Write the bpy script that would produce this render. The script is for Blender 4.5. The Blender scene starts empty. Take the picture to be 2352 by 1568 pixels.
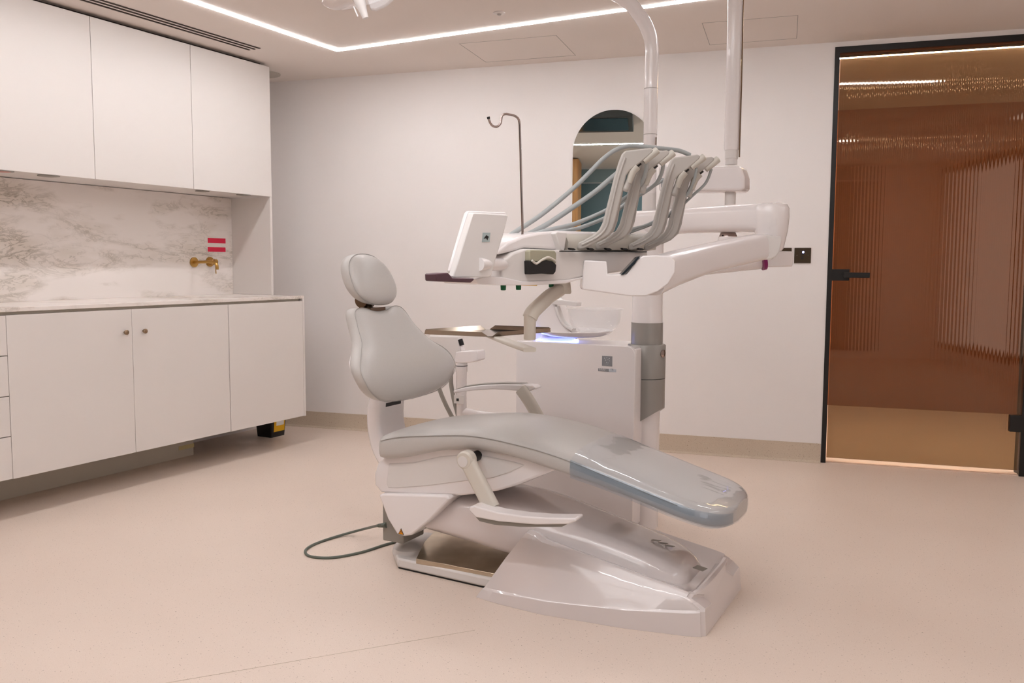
import bpy, bmesh, math, random
from mathutils import Vector, Matrix
random.seed(7)
sc = bpy.context.scene
COL = sc.collection
PI = math.pi

# ------------------------------------------------------------------ camera
F_PX, YAW, PITCH, ROLL, CAM_H = 2014.6286, .4885, -.0859, .0043, 1.1387
cy_, sy_, cp_, sp_ = math.cos(YAW), math.sin(YAW), math.cos(PITCH), math.sin(PITCH)
FWD = Vector((-sy_*cp_, cy_*cp_, sp_)); R0 = Vector((cy_, sy_, 0)); U0 = R0.cross(FWD)
RGT = R0*math.cos(ROLL)+U0*math.sin(ROLL); UPV = U0*math.cos(ROLL)-R0*math.sin(ROLL)
cam_d = bpy.data.cameras.new('camera'); cam = bpy.data.objects.new('camera', cam_d); COL.objects.link(cam)
cam_d.sensor_width = 36; cam_d.lens = F_PX/2352*36; cam_d.clip_start = .05
M = Matrix((RGT, UPV, -FWD)).transposed().to_4x4(); M.translation = Vector((0, 0, CAM_H)); cam.matrix_world = M
sc.camera = cam
# ------------------------------------------------------------------ world, exposure
w = bpy.data.worlds.new('world'); sc.world = w; w.use_nodes = True
w.node_tree.nodes['Background'].inputs[0].default_value = (.9, .8, .75, 1)
w.node_tree.nodes['Background'].inputs[1].default_value = .05
sc.view_settings.view_transform = 'Standard'; sc.view_settings.look = 'None'
sc.view_settings.gamma = 1; sc.view_settings.use_curve_mapping = False
sc.view_settings.exposure = 0.5
STRIP_POWER = 43.0
HALL_POWER = 130.0
CEILING_FILL_POWER = 1.75
SIDE_FILL_POWER = .45

def ceiling_fill_light(x, y, sx, sy):        # added soft fill lights just below the ceiling, not fixtures of the room
    l = bpy.data.lights.new('ceiling_fill_light', 'AREA'); l.shape = 'RECTANGLE'; l.size = sx; l.size_y = sy
    l.energy = CEILING_FILL_POWER*math.pi*sx*sy; l.color = (1/1.035, 1.005/1.035, 1)
    l.energy *= 1.035
    o = bpy.data.objects.new('ceiling_fill_light', l); COL.objects.link(o); o.location = (x, y, 2.385)
for a_ in ((-1.13, -.325, 1.26, .95), (-1.13, .725, 1.26, .95), (-1.13, 1.895, 1.26, .95), (1.525, 3.45, .55, 1.7)): ceiling_fill_light(*a_)

# ------------------------------------------------------------------ measuring: photo points -> places on known planes
def ray(u, v): return FWD+RGT*((u-1176)/F_PX)+UPV*((784-v)/F_PX)
O = Vector((0, 0, CAM_H))
def AY(u, v, y): d = ray(u, v); return O+d*((y-O.y)/d.y)
def AX(u, v, x): d = ray(u, v); return O+d*((x-O.x)/d.x)
def AZ(u, v, z): d = ray(u, v); return O+d*((z-O.z)/d.z)
DD = Vector((-sy_, cy_, 0)); DR = Vector((cy_, sy_, 0))
def AD(u, v, dep): d = ray(u, v); return O+d*(dep/d.dot(DD))
WK, WC = .171, 5.4513                       # the back wall stands slightly skew: y = WC + WK*x
WN = Vector((WK, -1, 0)).normalized(); WT = Vector((1, WK, 0)).normalized()
def AW(u, v, off=0): d = ray(u, v); return O+d*((WC-off)/(d.y-WK*d.x))
def wy(x): return WC+WK*x

# ------------------------------------------------------------------ materials
def srgb(r, g, b):
    f = lambda c: (c/255/12.92) if c/255 <= .04045 else ((c/255+.055)/1.055)**2.4
    return (f(r), f(g), f(b), 1)
def mat(name, col, rough=.5, metal=0, coat=0, spec=.5, emit=None, es=0, trans=0, ior=1.45):
    m = bpy.data.materials.new(name); m.use_nodes = True; b = m.node_tree.nodes['Principled BSDF']
    b.inputs['Base Color'].default_value = col; b.inputs['Roughness'].default_value = rough
    b.inputs['Metallic'].default_value = metal; b.inputs['Coat Weight'].default_value = coat
    b.inputs['Coat Roughness'].default_value = .05
    b.inputs['Specular IOR Level'].default_value = spec; b.inputs['Transmission Weight'].default_value = trans
    b.inputs['IOR'].default_value = ior
    if emit: b.inputs['Emission Color'].default_value = emit; b.inputs['Emission Strength'].default_value = es
    return m
def nt(m): return m.node_tree.nodes, m.node_tree.links, m.node_tree.nodes['Principled BSDF']
def noise_tint(m, col, amt, scale, detail=2, bump=0, stretch=None, lo=.35, hi=.65):
    N, L, b = nt(m); tc = N.new('ShaderNodeTexCoord'); no = N.new('ShaderNodeTexNoise')
    no.inputs['Scale'].default_value = scale; no.inputs['Detail'].default_value = detail
    src = tc.outputs['Object']
    if stretch:
        mp = N.new('ShaderNodeMapping'); mp.inputs['Scale'].default_value = stretch; L.new(src, mp.inputs[0]); src = mp.outputs[0]
    L.new(src, no.inputs['Vector'])
    mr = N.new('ShaderNodeMapRange'); mr.inputs['From Min'].default_value = lo; mr.inputs['From Max'].default_value = hi
    L.new(no.outputs['Fac'], mr.inputs['Value'])
    mx = N.new('ShaderNodeMix'); mx.data_type = 'RGBA'
    mx.inputs['A'].default_value = b.inputs['Base Color'].default_value; mx.inputs['B'].default_value = col
    ml = N.new('ShaderNodeMath'); ml.operation = 'MULTIPLY'; ml.inputs[1].default_value = amt
    L.new(mr.outputs[0], ml.inputs[0]); L.new(ml.outputs[0], mx.inputs['Factor']); L.new(mx.outputs['Result'], b.inputs['Base Color'])
    if bump:
        bp = N.new('ShaderNodeBump'); bp.inputs['Strength'].default_value = bump; bp.inputs['Distance'].default_value = .01
        L.new(no.outputs['Fac'], bp.inputs['Height']); L.new(bp.outputs[0], b.inputs['Normal'])
    return m
M_WALL = noise_tint(mat('painted wall', srgb(238, 232, 229), .75), srgb(234, 227, 223), .5, 1.3)
M_CEIL = noise_tint(mat('painted ceiling', srgb(234, 224, 217), .85), srgb(230, 219, 211), .5, 1.1)
M_FLOOR = mat('speckled vinyl floor', srgb(226, 208, 194), .42, spec=.4)
def floor_nodes(m, dark, light):
    N, L, b = nt(m); tc = N.new('ShaderNodeTexCoord')
    base = b.inputs['Base Color'].default_value[:]
    prev = None
    for i, (scale, lo, hi, c, a) in enumerate(((2.2, .35, .7, dark, .12), (330, .60, .70, dark, .45), (420, .62, .72, light, .55), (150, .70, .73, srgb(120, 90, 70), .55))):
        no = N.new('ShaderNodeTexNoise'); no.inputs['Scale'].default_value = scale; no.inputs['Detail'].default_value = 1
        mp = N.new('ShaderNodeMapping'); mp.inputs['Location'].default_value = (i*3.1, i*1.7, 0); L.new(tc.outputs['Object'], mp.inputs[0]); L.new(mp.outputs[0], no.inputs['Vector'])
        mr = N.new('ShaderNodeMapRange'); mr.inputs['From Min'].default_value = lo; mr.inputs['From Max'].default_value = hi; mr.inputs['To Max'].default_value = a
        L.new(no.outputs['Fac'], mr.inputs['Value'])
        mx = N.new('ShaderNodeMix'); mx.data_type = 'RGBA'; mx.inputs['B'].default_value = c
        if prev is None: mx.inputs['A'].default_value = base
        else: L.new(prev, mx.inputs['A'])
        L.new(mr.outputs[0], mx.inputs['Factor']); prev = mx.outputs['Result']
    L.new(prev, b.inputs['Base Color'])
floor_nodes(M_FLOOR, srgb(204, 180, 164), srgb(242, 228, 218))
M_SKIRT = mat('speckled vinyl skirting', srgb(203, 186, 166), .5); floor_nodes(M_SKIRT, srgb(160, 138, 112), srgb(222, 208, 190))
M_CAB = mat('white matt lacquer', srgb(227, 220, 215), .42, spec=.4)
M_CABIN = mat('cabinet carcass', srgb(214, 205, 196), .6)
M_PLINTH = mat('grey plinth board', srgb(200, 192, 178), .5)
M_GAP = mat('dark gap', srgb(60, 45, 38), .8)
M_BRASS = mat('brushed brass', srgb(186, 148, 84), .3, 1)
M_KNOB = mat('aged nickel', srgb(150, 128, 105), .3, 1)
M_STEEL = noise_tint(mat('polished steel', srgb(214, 202, 182), .3, 1), srgb(150, 134, 112), .5, 9)
M_STEELT = mat('tray steel', srgb(150, 138, 125), .14, 1)
M_CHROME = mat('chrome', srgb(170, 155, 150), .12, 1)
M_WHITE = mat('white gloss shell', srgb(240, 233, 231), .22, coat=.4)
M_WHITE2 = mat('white satin plastic', srgb(226, 220, 216), .38)
M_BASE = mat('white gloss base shell', srgb(224, 214, 211), .12, coat=.6)
M_IVORY = mat('warm white plastic', srgb(214, 206, 194), .4)
M_GREYP = mat('pale grey arm plastic', srgb(182, 175, 168), .42)
M_TROUGH = mat('trough grey plastic', srgb(196, 189, 178), .4)
M_HOSE = mat('grey silicone hose', srgb(168, 171, 170), .45)
M_UPH = noise_tint(mat('pale grey upholstery', srgb(196, 191, 186), .36, spec=.45), srgb(190, 185, 181), .4, 300, bump=.04)
M_SEAM = mat('seam thread', srgb(172, 167, 162), .6)
M_GREYM = mat('grey metallic paint', srgb(158, 154, 148), .38, .25)
M_GREYPAINT = mat('mid grey plastic', srgb(150, 144, 136), .5)
M_DARK = mat('black plastic', srgb(28, 25, 24), .45)
M_FRAME = mat('black door frame', srgb(22, 18, 16), .45)
M_BRONZE = mat('bronze plate', srgb(70, 57, 42), .4, .6)
M_PLUM = mat('plum plastic', srgb(84, 56, 64), .35)
M_MAG = mat('magenta ring', srgb(128, 10, 90), .4)
M_GREEN = mat('green plastic', srgb(0, 92, 52), .5)
M_YEL = mat('yellow plastic', srgb(226, 172, 12), .5)
M_RED = mat('red sticker', srgb(222, 36, 72), .6)
M_BRKT = mat('brown metal bracket', srgb(122, 100, 80), .3, .8)
M_CABLE = mat('grey green cable', srgb(98, 104, 94), .5)
M_ORANGE = mat('orange sticker', srgb(222, 140, 24), .5)
M_BADGE = mat('badge grey', srgb(150, 152, 156), .4, .3)
M_BADGEW = mat('badge pale', srgb(205, 208, 214), .4)
M_TEAL = mat('small hologram badge', srgb(178, 192, 192), .3, .3)
M_WOOD = noise_tint(mat('oak veneer', srgb(205, 150, 92), .45), srgb(176, 118, 66), .8, 6, 4, stretch=(6, 6, .5))
M_SLATE = mat('slate blue glass', srgb(92, 116, 122), .3)
M_SLATE2 = mat('pale blue glazing', srgb(128, 148, 152), .3)
M_NAVY = mat('dark screen', srgb(18, 30, 38), .15)
M_TAPE = mat('cream tape', srgb(205, 190, 140), .6)
M_LED = mat('blue ring light', (.5, .6, 1, 1), .4, emit=(.22, .3, 1, 1), es=3.5)
M_LEDB = mat('blue status lamp', (.3, .3, 1, 1), .4, emit=(.25, .3, 1, 1), es=30)
M_STRIP = mat('linear lamp diffuser', (1, 1, 1, 1), .5, emit=(1, 1.005, 1.035, 1), es=STRIP_POWER)
M_HALL = mat('hall lamp diffuser', (1, 1, 1, 1), .5, emit=(1, .9, .76, 1), es=HALL_POWER)
M_HALLW = mat('hall wall paint', srgb(148, 88, 50), .8)
M_HALLF = mat('hall floor', srgb(216, 190, 168), .6)
M_MIRROR = mat('mirror glass', srgb(222, 232, 230), .01, 1)
def glassy(name, tint, alpha_rough, gloss=.12, bump=None, gcol=(1, 1, 1, 1)):
    m = bpy.data.materials.new(name); m.use_nodes = True; N, L = m.node_tree.nodes, m.node_tree.links
    N.remove(N['Principled BSDF']); out = N['Material Output']
    tr = N.new('ShaderNodeBsdfTransparent'); tr.inputs[0].default_value = tint
    gl = N.new('ShaderNodeBsdfGlossy'); gl.inputs['Roughness'].default_value = alpha_rough; gl.inputs['Color'].default_value = gcol
    fr = N.new('ShaderNodeFresnel'); fr.inputs['IOR'].default_value = 1.5
    ge = N.new('ShaderNodeNewGeometry'); im = N.new('ShaderNodeMapRange'); im.inputs['To Min'].default_value = 1.5; im.inputs['To Max'].default_value = 1/1.5
    L.new(ge.outputs['Backfacing'], im.inputs['Value']); L.new(im.outputs[0], fr.inputs['IOR'])
    mp = N.new('ShaderNodeMath'); mp.operation = 'MULTIPLY_ADD'; mp.inputs[1].default_value = 1.0; mp.inputs[2].default_value = gloss
    mx = N.new('ShaderNodeMixShader'); L.new(fr.outputs[0], mp.inputs[0]); L.new(mp.outputs[0], mx.inputs[0])
    L.new(tr.outputs[0], mx.inputs[1]); L.new(gl.outputs[0], mx.inputs[2]); L.new(mx.outputs[0], out.inputs[0])
    if bump:
        tc = N.new('ShaderNodeTexCoord'); mpp = N.new('ShaderNodeMapping'); L.new(tc.outputs['Object'], mpp.inputs[0])
        b = N.new('ShaderNodeBump'); b.inputs['Strength'].default_value = bump[1]; b.inputs['Distance'].default_value = bump[2]
        if bump[0] == 'wave':
            t = N.new('ShaderNodeTexWave'); t.inputs['Scale'].default_value = bump[3]; t.bands_direction = 'X'; t.wave_profile = 'SIN'
        else:
            t = N.new('ShaderNodeTexNoise'); t.inputs['Scale'].default_value = bump[3]; t.inputs['Detail'].default_value = 2
            mpp.inputs['Scale'].default_value = (1, 1.2, 1)
        L.new(mpp.outputs[0], t.inputs['Vector']); L.new(t.outputs['Fac'], b.inputs['Height']); L.new(b.outputs[0], gl.inputs['Normal'])
    return m
M_CLEAR = glassy('clear plastic sheet', (.965, .98, 1, 1), .07, .02, ('noise', .4, .02, 5))
M_FILM = glassy('bunched plastic film', (.76, .82, .88, 1), .1, .02)
M_BOWL0 = glassy('clear glass bowl', (.97, .975, .98, 1), .06, -.01)
M_BOWL = bpy.data.materials.new('milky clear bowl'); M_BOWL.use_nodes = True
_N, _L = M_BOWL.node_tree.nodes, M_BOWL.node_tree.links
_b = _N['Principled BSDF']; _b.inputs['Base Color'].default_value = (.9, .88, .88, 1); _b.inputs['Roughness'].default_value = .08
_t = _N.new('ShaderNodeBsdfTransparent'); _m = _N.new('ShaderNodeMixShader'); _m.inputs[0].default_value = .2
_L.new(_t.outputs[0], _m.inputs[1]); _L.new(_b.outputs[0], _m.inputs[2]); _L.new(_m.outputs[0], _N['Material Output'].inputs[0])
M_DOOR = glassy('bronze reeded glass', (.54, .47, .37, 1), .03, .05, ('wave', .10, .001, 17), (.85, .70, .55, 1))
def marble(name):
    m = mat(name, srgb(238, 228, 222), .22, spec=.5)
    N, L, b = nt(m); tc = N.new('ShaderNodeTexCoord'); mp = N.new('ShaderNodeMapping')
    mp.inputs['Rotation'].default_value = (math.radians(-18), 0, 0); mp.inputs['Scale'].default_value = (1.2, 1.1, 3.4)
    L.new(tc.outputs['Object'], mp.inputs[0])
    def vein(scale, dist, width, loc, detail=6):
        no = N.new('ShaderNodeTexNoise'); no.inputs['Scale'].default_value = scale; no.inputs['Detail'].default_value = detail
        no.inputs['Roughness'].default_value = .62; no.inputs['Distortion'].default_value = dist
        m2 = N.new('ShaderNodeMapping'); m2.inputs['Location'].default_value = loc; L.new(mp.outputs[0], m2.inputs[0]); L.new(m2.outputs[0], no.inputs['Vector'])
        s = N.new('ShaderNodeMath'); s.operation = 'SUBTRACT'; s.inputs[1].default_value = .5; L.new(no.outputs['Fac'], s.inputs[0])
        a = N.new('ShaderNodeMath'); a.operation = 'ABSOLUTE'; L.new(s.outputs[0], a.inputs[0])
        r = N.new('ShaderNodeMapRange'); r.inputs['From Min'].default_value = 0; r.inputs['From Max'].default_value = width
        r.inputs['To Min'].default_value = 1; r.inputs['To Max'].default_value = 0; L.new(a.outputs[0], r.inputs['Value'])
        return r.outputs[0]
    v1 = vein(2.3, .9, .035, (0, 0, 0), 8); v2 = vein(5.2, .5, .022, (5, 2, 1), 8)
    mk = N.new('ShaderNodeTexNoise'); mk.inputs['Scale'].default_value = 2.2; mk.inputs['Detail'].default_value = 3; L.new(mp.outputs[0], mk.inputs['Vector'])
    mr = N.new('ShaderNodeMapRange'); mr.inputs['From Min'].default_value = .45; mr.inputs['From Max'].default_value = .68; L.new(mk.outputs['Fac'], mr.inputs['Value'])
    mm = N.new('ShaderNodeMath'); mm.operation = 'MULTIPLY'; L.new(v1, mm.inputs[0]); L.new(mr.outputs[0], mm.inputs[1])
    m3 = N.new('ShaderNodeMath'); m3.operation = 'MULTIPLY'; L.new(v2, m3.inputs[0]); L.new(mr.outputs[0], m3.inputs[1])
    m4 = N.new('ShaderNodeMath'); m4.operation = 'MAXIMUM'; L.new(mm.outputs[0], m4.inputs[0]); L.new(m3.outputs[0], m4.inputs[1])
    m5 = N.new('ShaderNodeMath'); m5.operation = 'MULTIPLY'; m5.inputs[1].default_value = .75; L.new(m4.outputs[0], m5.inputs[0])
    cl = N.new('ShaderNodeMix'); cl.data_type = 'RGBA'; cl.inputs['A'].default_value = srgb(240, 231, 225); cl.inputs['B'].default_value = srgb(222, 211, 200)
    L.new(mr.outputs[0], cl.inputs['Factor'])
    mx = N.new('ShaderNodeMix'); mx.data_type = 'RGBA'; mx.inputs['B'].default_value = srgb(150, 138, 122)
    L.new(cl.outputs['Result'], mx.inputs['A']); L.new(m5.outputs[0], mx.inputs['Factor']); L.new(mx.outputs['Result'], b.inputs['Base Color'])
    return m
M_MARBLE = marble('veined white marble')

# ------------------------------------------------------------------ object helpers
def tag(o, label=None, cat=None, group=None, kind=None):
    if label: o['label'] = label
    if cat: o['category'] = cat
    if group: o['group'] = group
    if kind: o['kind'] = kind
    return o
def thing(name, loc, label, cat, group=None):
    o = bpy.data.objects.new(name, None); o.empty_display_size = .1; COL.objects.link(o); o.location = loc
    return tag(o, label, cat, group)
def mk(name, bm, m, parent=None, smooth=False, bevel=0, seg=2, sub=0, label=None, ang=40):
    bmesh.ops.remove_doubles(bm, verts=bm.verts, dist=1e-6)
    bmesh.ops.recalc_face_normals(bm, faces=bm.faces)
    me = bpy.data.meshes.new(name); bm.to_mesh(me); bm.free(); me.materials.append(m)
    if smooth or bevel or sub:
        for p in me.polygons: p.use_smooth = True
        if not sub: me.set_sharp_from_angle(angle=math.radians(ang))
    o = bpy.data.objects.new(name, me); COL.objects.link(o)
    if parent:
        o.parent = parent
        if parent.type == 'EMPTY': o.matrix_parent_inverse = (Matrix.Translation(parent.location) @ parent.rotation_euler.to_matrix().to_4x4()).inverted()
    if bevel:
        b = o.modifiers.new('bevel', 'BEVEL'); b.width = bevel; b.segments = seg; b.limit_method = 'ANGLE'; b.angle_limit = math.radians(35)
    if sub:
        s = o.modifiers.new('subdivision', 'SUBSURF'); s.levels = sub; s.render_levels = sub
    if label: o['label'] = label
    return o
def BM(): return bmesh.new()
def hexa(bm, pts):   # 8 points: bottom 4 then top 4
    v = [bm.verts.new(p) for p in pts]
    for f in ((3, 2, 1, 0), (4, 5, 6, 7), (0, 1, 5, 4), (1, 2, 6, 5), (2, 3, 7, 6), (3, 0, 4, 7)): bm.faces.new([v[i] for i in f])
def box(bm, x0, x1, y0, y1, z0, z1):
    hexa(bm, [(x0, y0, z0), (x1, y0, z0), (x1, y1, z0), (x0, y1, z0), (x0, y0, z1), (x1, y0, z1), (x1, y1, z1), (x0, y1, z1)])
def bx(*a): bm = BM(); box(bm, *a); return bm
def prism(pts, off, bm=None, off0=None):
    bm = bm or BM(); off = Vector(off); o0 = Vector(off0) if off0 else Vector((0, 0, 0))
    a = [bm.verts.new(Vector(p)+o0) for p in pts]; b = [bm.verts.new(Vector(p)+off) for p in pts]
    n = len(pts); bm.faces.new(a); bm.faces.new(b[::-1])
    for i in range(n): bm.faces.new((a[i], b[i], b[(i+1) % n], a[(i+1) % n]))
    return bm
def loft(rings, bm=None, caps=True, closed=True):
    bm = bm or BM(); vs = [[bm.verts.new(p) for p in r] for r in rings]; n = len(rings[0])
    for i in range(len(vs)-1):
        for j in range(n if closed else n-1):
            k = (j+1) % n; bm.faces.new((vs[i][j], vs[i][k], vs[i+1][k], vs[i+1][j]))
    if caps and closed: bm.faces.new(vs[0][::-1]); bm.faces.new(vs[-1])
    return bm
def smooth_path(pts, k=6):
    pts = [Vector(p) for p in pts]; out = []
    for i in range(len(pts)-1):
        p0 = pts[max(i-1, 0)]; p1 = pts[i]; p2 = pts[i+1]; p3 = pts[min(i+2, len(pts)-1)]
        for j in range(k):
            t = j/k; out.append(.5*((2*p1)+(p2-p0)*t+(2*p0-5*p1+4*p2-p3)*t*t+(3*p1-p0-3*p2+p3)*t**3))
    out.append(pts[-1]); return out
def tube(pts, r, n=12, bm=None, k=6, prof=None, up=None):
    """prof: list of (a,b) offsets in the section; up: fixed reference direction"""
    P = smooth_path(pts, k) if k > 1 else [Vector(p) for p in pts]
    rr = r if isinstance(r, (list, tuple)) else None
    rings = []; N = len(P); prev = None
    for i, p in enumerate(P):
        t = (P[min(i+1, N-1)]-P[max(i-1, 0)]).normalized()
        if up is not None: a = Vector(up)
        else: a = prev if prev is not None else (Vector((0, 0, 1)) if abs(t.z) < .9 else Vector((1, 0, 0)))
        a = (a-t*a.dot(t)).normalized(); prev = a; b = t.cross(a)
        if rr: f = i/(N-1)*(len(rr)-1); j = min(int(f), len(rr)-2); R_ = rr[j]+(rr[j+1]-rr[j])*(f-j)
        else: R_ = r
        if prof: rings.append([p+a*(x*R_)+b*(y*R_) for x, y in prof])
        else: rings.append([p+(a*math.cos(2*PI*q/n)+b*math.sin(2*PI*q/n))*R_ for q in range(n)])
    return loft(rings, bm)
def lathe(prof, c, axis=(0, 0, 1), n=40, bm=None, caps=True):
    c = Vector(c); ax = Vector(axis).normalized(); a = ax.orthogonal().normalized(); b = ax.cross(a)
    return loft([[c+ax*h+(a*math.cos(2*PI*i/n)+b*math.sin(2*PI*i/n))*max(r, 1e-4) for i in range(n)] for r, h in prof], bm, caps)
def cyl(c, r, h, axis=(0, 0, 1), n=32, bm=None): return lathe([(r, 0), (r, h)], c, axis, n, bm)
def rrect(w, h, r, n=4):   # rounded rectangle outline, centred
    out = []
    for cx, cy, a0 in ((w/2-r, h/2-r, 0), (-w/2+r, h/2-r, PI/2), (-w/2+r, -h/2+r, PI), (w/2-r, -h/2+r, 1.5*PI)):
        for i in range(n+1): a = a0+PI/2*i/n; out.append((cx+r*math.cos(a), cy+r*math.sin(a)))
    return out
def text_bm(s, size, o, ux, uy, thick=.0006):
    cu = bpy.data.curves.new('t', 'FONT'); cu.body = s; cu.size = size; cu.extrude = thick; cu.resolution_u = 3
    ob = bpy.data.objects.new('t', cu); COL.objects.link(ob)
    dg = bpy.context.evaluated_depsgraph_get(); dg.update(); me = bpy.data.meshes.new_from_object(ob.evaluated_get(dg))
    bm = BM(); bm.from_mesh(me); bpy.data.objects.remove(ob); bpy.data.curves.remove(cu); bpy.data.meshes.remove(me)
    ux = Vector(ux).normalized(); uy = Vector(uy).normalized(); uz = ux.cross(uy)
    for v in bm.verts: v.co = Vector(o)+ux*v.co.x+uy*v.co.y+uz*v.co.z
    return bm

# ================================================================== ROOM
H = 2.4; XL = -4.41; XR = 1.9; YF = -.9
def struct(name, bm, m, parent=None, **k): return tag(mk(name, bm, m, parent, **k), kind='structure') if not parent else mk(name, bm, m, parent, **k)
DX0, DX1 = -.775, .262                       # door opening along the back wall
bm = BM(); v = [(XL-.2, YF-.2), (XR+.2, YF-.2), (XR+.2, 9.2), (XL-.2, 9.2)]
hexa(bm, [(x, y, -.1) for x, y in v]+[(x, y, 0) for x, y in v]); struct('floor', bm, M_FLOOR)
bm = BM(); hexa(bm, [(x, y, H) for x, y in v]+[(x, y, H+.12) for x, y in v]); struct('ceiling', bm, M_CEIL)
struct('wall_left', bx(XL-.2, XL, YF-.2, 4.9, 0, H), M_WALL)
struct('wall_right', bx(XR, XR+.2, YF-.2, 9.2, 0, H), M_WALL)
struct('wall_front', bx(XL, XR, YF-.2, YF, 0, H), M_WALL)
def wseg(x0, x1, z0, z1, t=.12, off=0, bm=None):
    bm = bm or BM(); hexa(bm, [(x0, wy(x0)-off, z0), (x1, wy(x1)-off, z0), (x1, wy(x1)+t, z0), (x0, wy(x0)+t, z0),
                               (x0, wy(x0)-off, z1), (x1, wy(x1)-off, z1), (x1, wy(x1)+t, z1), (x0, wy(x0)+t, z1)]); return bm
bm = wseg(XL, DX0, 0, H); wseg(DX1, XR, 0, H, bm=bm); wseg(DX0, DX1, 2.372, H, bm=bm); struct('wall_back', bm, M_WALL)
def skirt(x0, x1):
    rings = []
    prof = [(0, .111), (.006, .111), (.007, .03), (.012, .012), (.028, .0015), (.028, 0), (0, 0)]
    return loft([[Vector((x, wy(x), z))+WN*d for d, z in prof] for x in (x0, x1)])
struct('baseboard_back', skirt(XL, DX0-.003), M_SKIRT, smooth=True)
struct('baseboard_right', skirt(DX1+.005, XR), M_SKIRT, smooth=True)
# floor seam
struct('trim_1', prism([(-1.95, 1.55, .0003), (-1.35, 2.3, .0003), (-1.349, 2.299, .0003), (-1.949, 1.549, .0003)], (0, 0, .0004)), M_SKIRT)
# ceiling access hatches: thin recessed lines
def hatch(n, pts):
    bm = BM(); c = sum((Vector(p) for p in pts), Vector())/4
    for i in range(4):
        a = Vector(pts[i]); b = Vector(pts[(i+1) % 4]); d = (b-a).normalized(); q = Vector((-d.y, d.x, 0))*.0015
        prism([a-q, b-q, b+q, a+q], (0, 0, -.0007), bm)
    struct('trim_%d' % n, bm, M_GREYPAINT)
hatch(2, [(-2.68, 4.386, H), (-2.111, 4.471, H), (-2.202, 4.941, H), (-2.77, 4.85, H)])
hatch(3, [(-1.332, 4.598, H), (-.865, 4.676, H), (-.953, 5.135, H), (-1.419, 5.059, H)])
# hall behind the glass door
YH = lambda x: 7.78+.171*x
bm = BM(); hexa(bm, [(XL, YH(XL), 0), (XR, YH(XR), 0), (XR, YH(XR)+.1, 0), (XL, YH(XL)+.1, 0), (XL, YH(XL), H), (XR, YH(XR), H), (XR, YH(XR)+.1, H), (XL, YH(XL)+.1, H)])
struct('wall_hall', bm, M_HALLW)
struct('wall_hall_left', bx(-2.1, -2.0, wy(-2.05)+.13, 7.36, 0, H), M_HALLW)

# ------------------------------------------------------------------ door
door = tag(bpy.data.objects.new('door_1', None), kind='structure'); COL.objects.link(door); door.location = (DX0, wy(DX0), 0)
def wp(x, z, off=0, ): return Vector((x, wy(x), z))+WN*off
def wbar(x0, x1, z0, z1, o0, o1, bm=None):
    bm = bm or BM(); hexa(bm, [wp(x0, z0, o1), wp(x1, z0, o1), wp(x1, z0, o0), wp(x0, z0, o0), wp(x0, z1, o1), wp(x1, z1, o1), wp(x1, z1, o0), wp(x0, z1, o0)]); return bm
mk('frame_jamb', wbar(DX0, DX0+.026, 0, 2.372, -.12, .004), M_FRAME, door)
mk('frame_jamb', wbar(DX1-.026, DX1, 0, 2.372, -.12, .004), M_FRAME, door)
mk('frame_head', wbar(DX0+.026, DX1-.026, 2.338, 2.372, -.12, .004), M_FRAME, door)
bm = BM(); N_ = 90; x0, x1 = DX0+.03, DX1-.03; fr = []; bk = []
for i in range(N_*6+1):
    x = x0+(x1-x0)*i/(N_*6); fr.append(wp(x, 0, -.02)); bk.append(wp(x, 0, -.0285-.002*abs(math.sin(PI*i/6))))
ring = fr+bk[::-1]
loft([[p+Vector((0, 0, .028)) for p in ring], [p+Vector((0, 0, 2.332)) for p in ring]], bm)
mk('glass_panel', bm, M_DOOR, door)
mk('threshold_strip', wbar(DX0+.026, DX1-.026, 0, .006, -.06, -.005), mat('threshold', srgb(222, 196, 176), .5), door)
hd = mk('handle', wbar(DX0+.008, DX0+.118, 1.062, 1.128, -.022, -.005), M_FRAME, door, bevel=.002)
bm = wbar(DX0+.085, DX0+.112, 1.082, 1.108, -.01, .05); wbar(DX0+.085, DX0+.222, 1.08, 1.11, .04, .052, bm=bm); mk('lever', bm, M_FRAME, hd, bevel=.002)
mk('hinge', wbar(DX1-.082, DX1-.002, .245, .335, -.035, .006), M_FRAME, door, bevel=.003)
mk('hinge', wbar(DX1-.082, DX1-.002, 2.06, 2.15, -.035, .006), M_FRAME, door, bevel=.003)

# ------------------------------------------------------------------ linear ceiling light (one closed rectangle)
ll = thing('linear_light', (-1.6, 2.7, H), 'long white recessed linear lamp turning corners round three sides of the ceiling', 'light')
LX0, LX1, LY0, LY1, LW = -3.412, .13, 1.29, 4.2, .024
bm = BM()
for a in ((LX0, LX1, LY1-LW, LY1), (LX0, LX1, LY0, LY0+LW), (LX0, LX0+LW, LY0+LW, LY1-LW)): box(bm, *a, H-.004, H-.0005)
mk('diffuser', bm, M_STRIP, ll)
hl = thing('hall_light', (-.3, 5.68, H), 'warm linear lamp in the ceiling of the hall behind the glass door', 'light')
mk('diffuser', prism([(-1.6, 5.55, H-.008), (1.2, 6.03, H-.008), (1.2, 6.065, H-.008), (-1.6, 5.585, H-.008)], (0, 0, .007)), M_HALL, hl)
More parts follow.
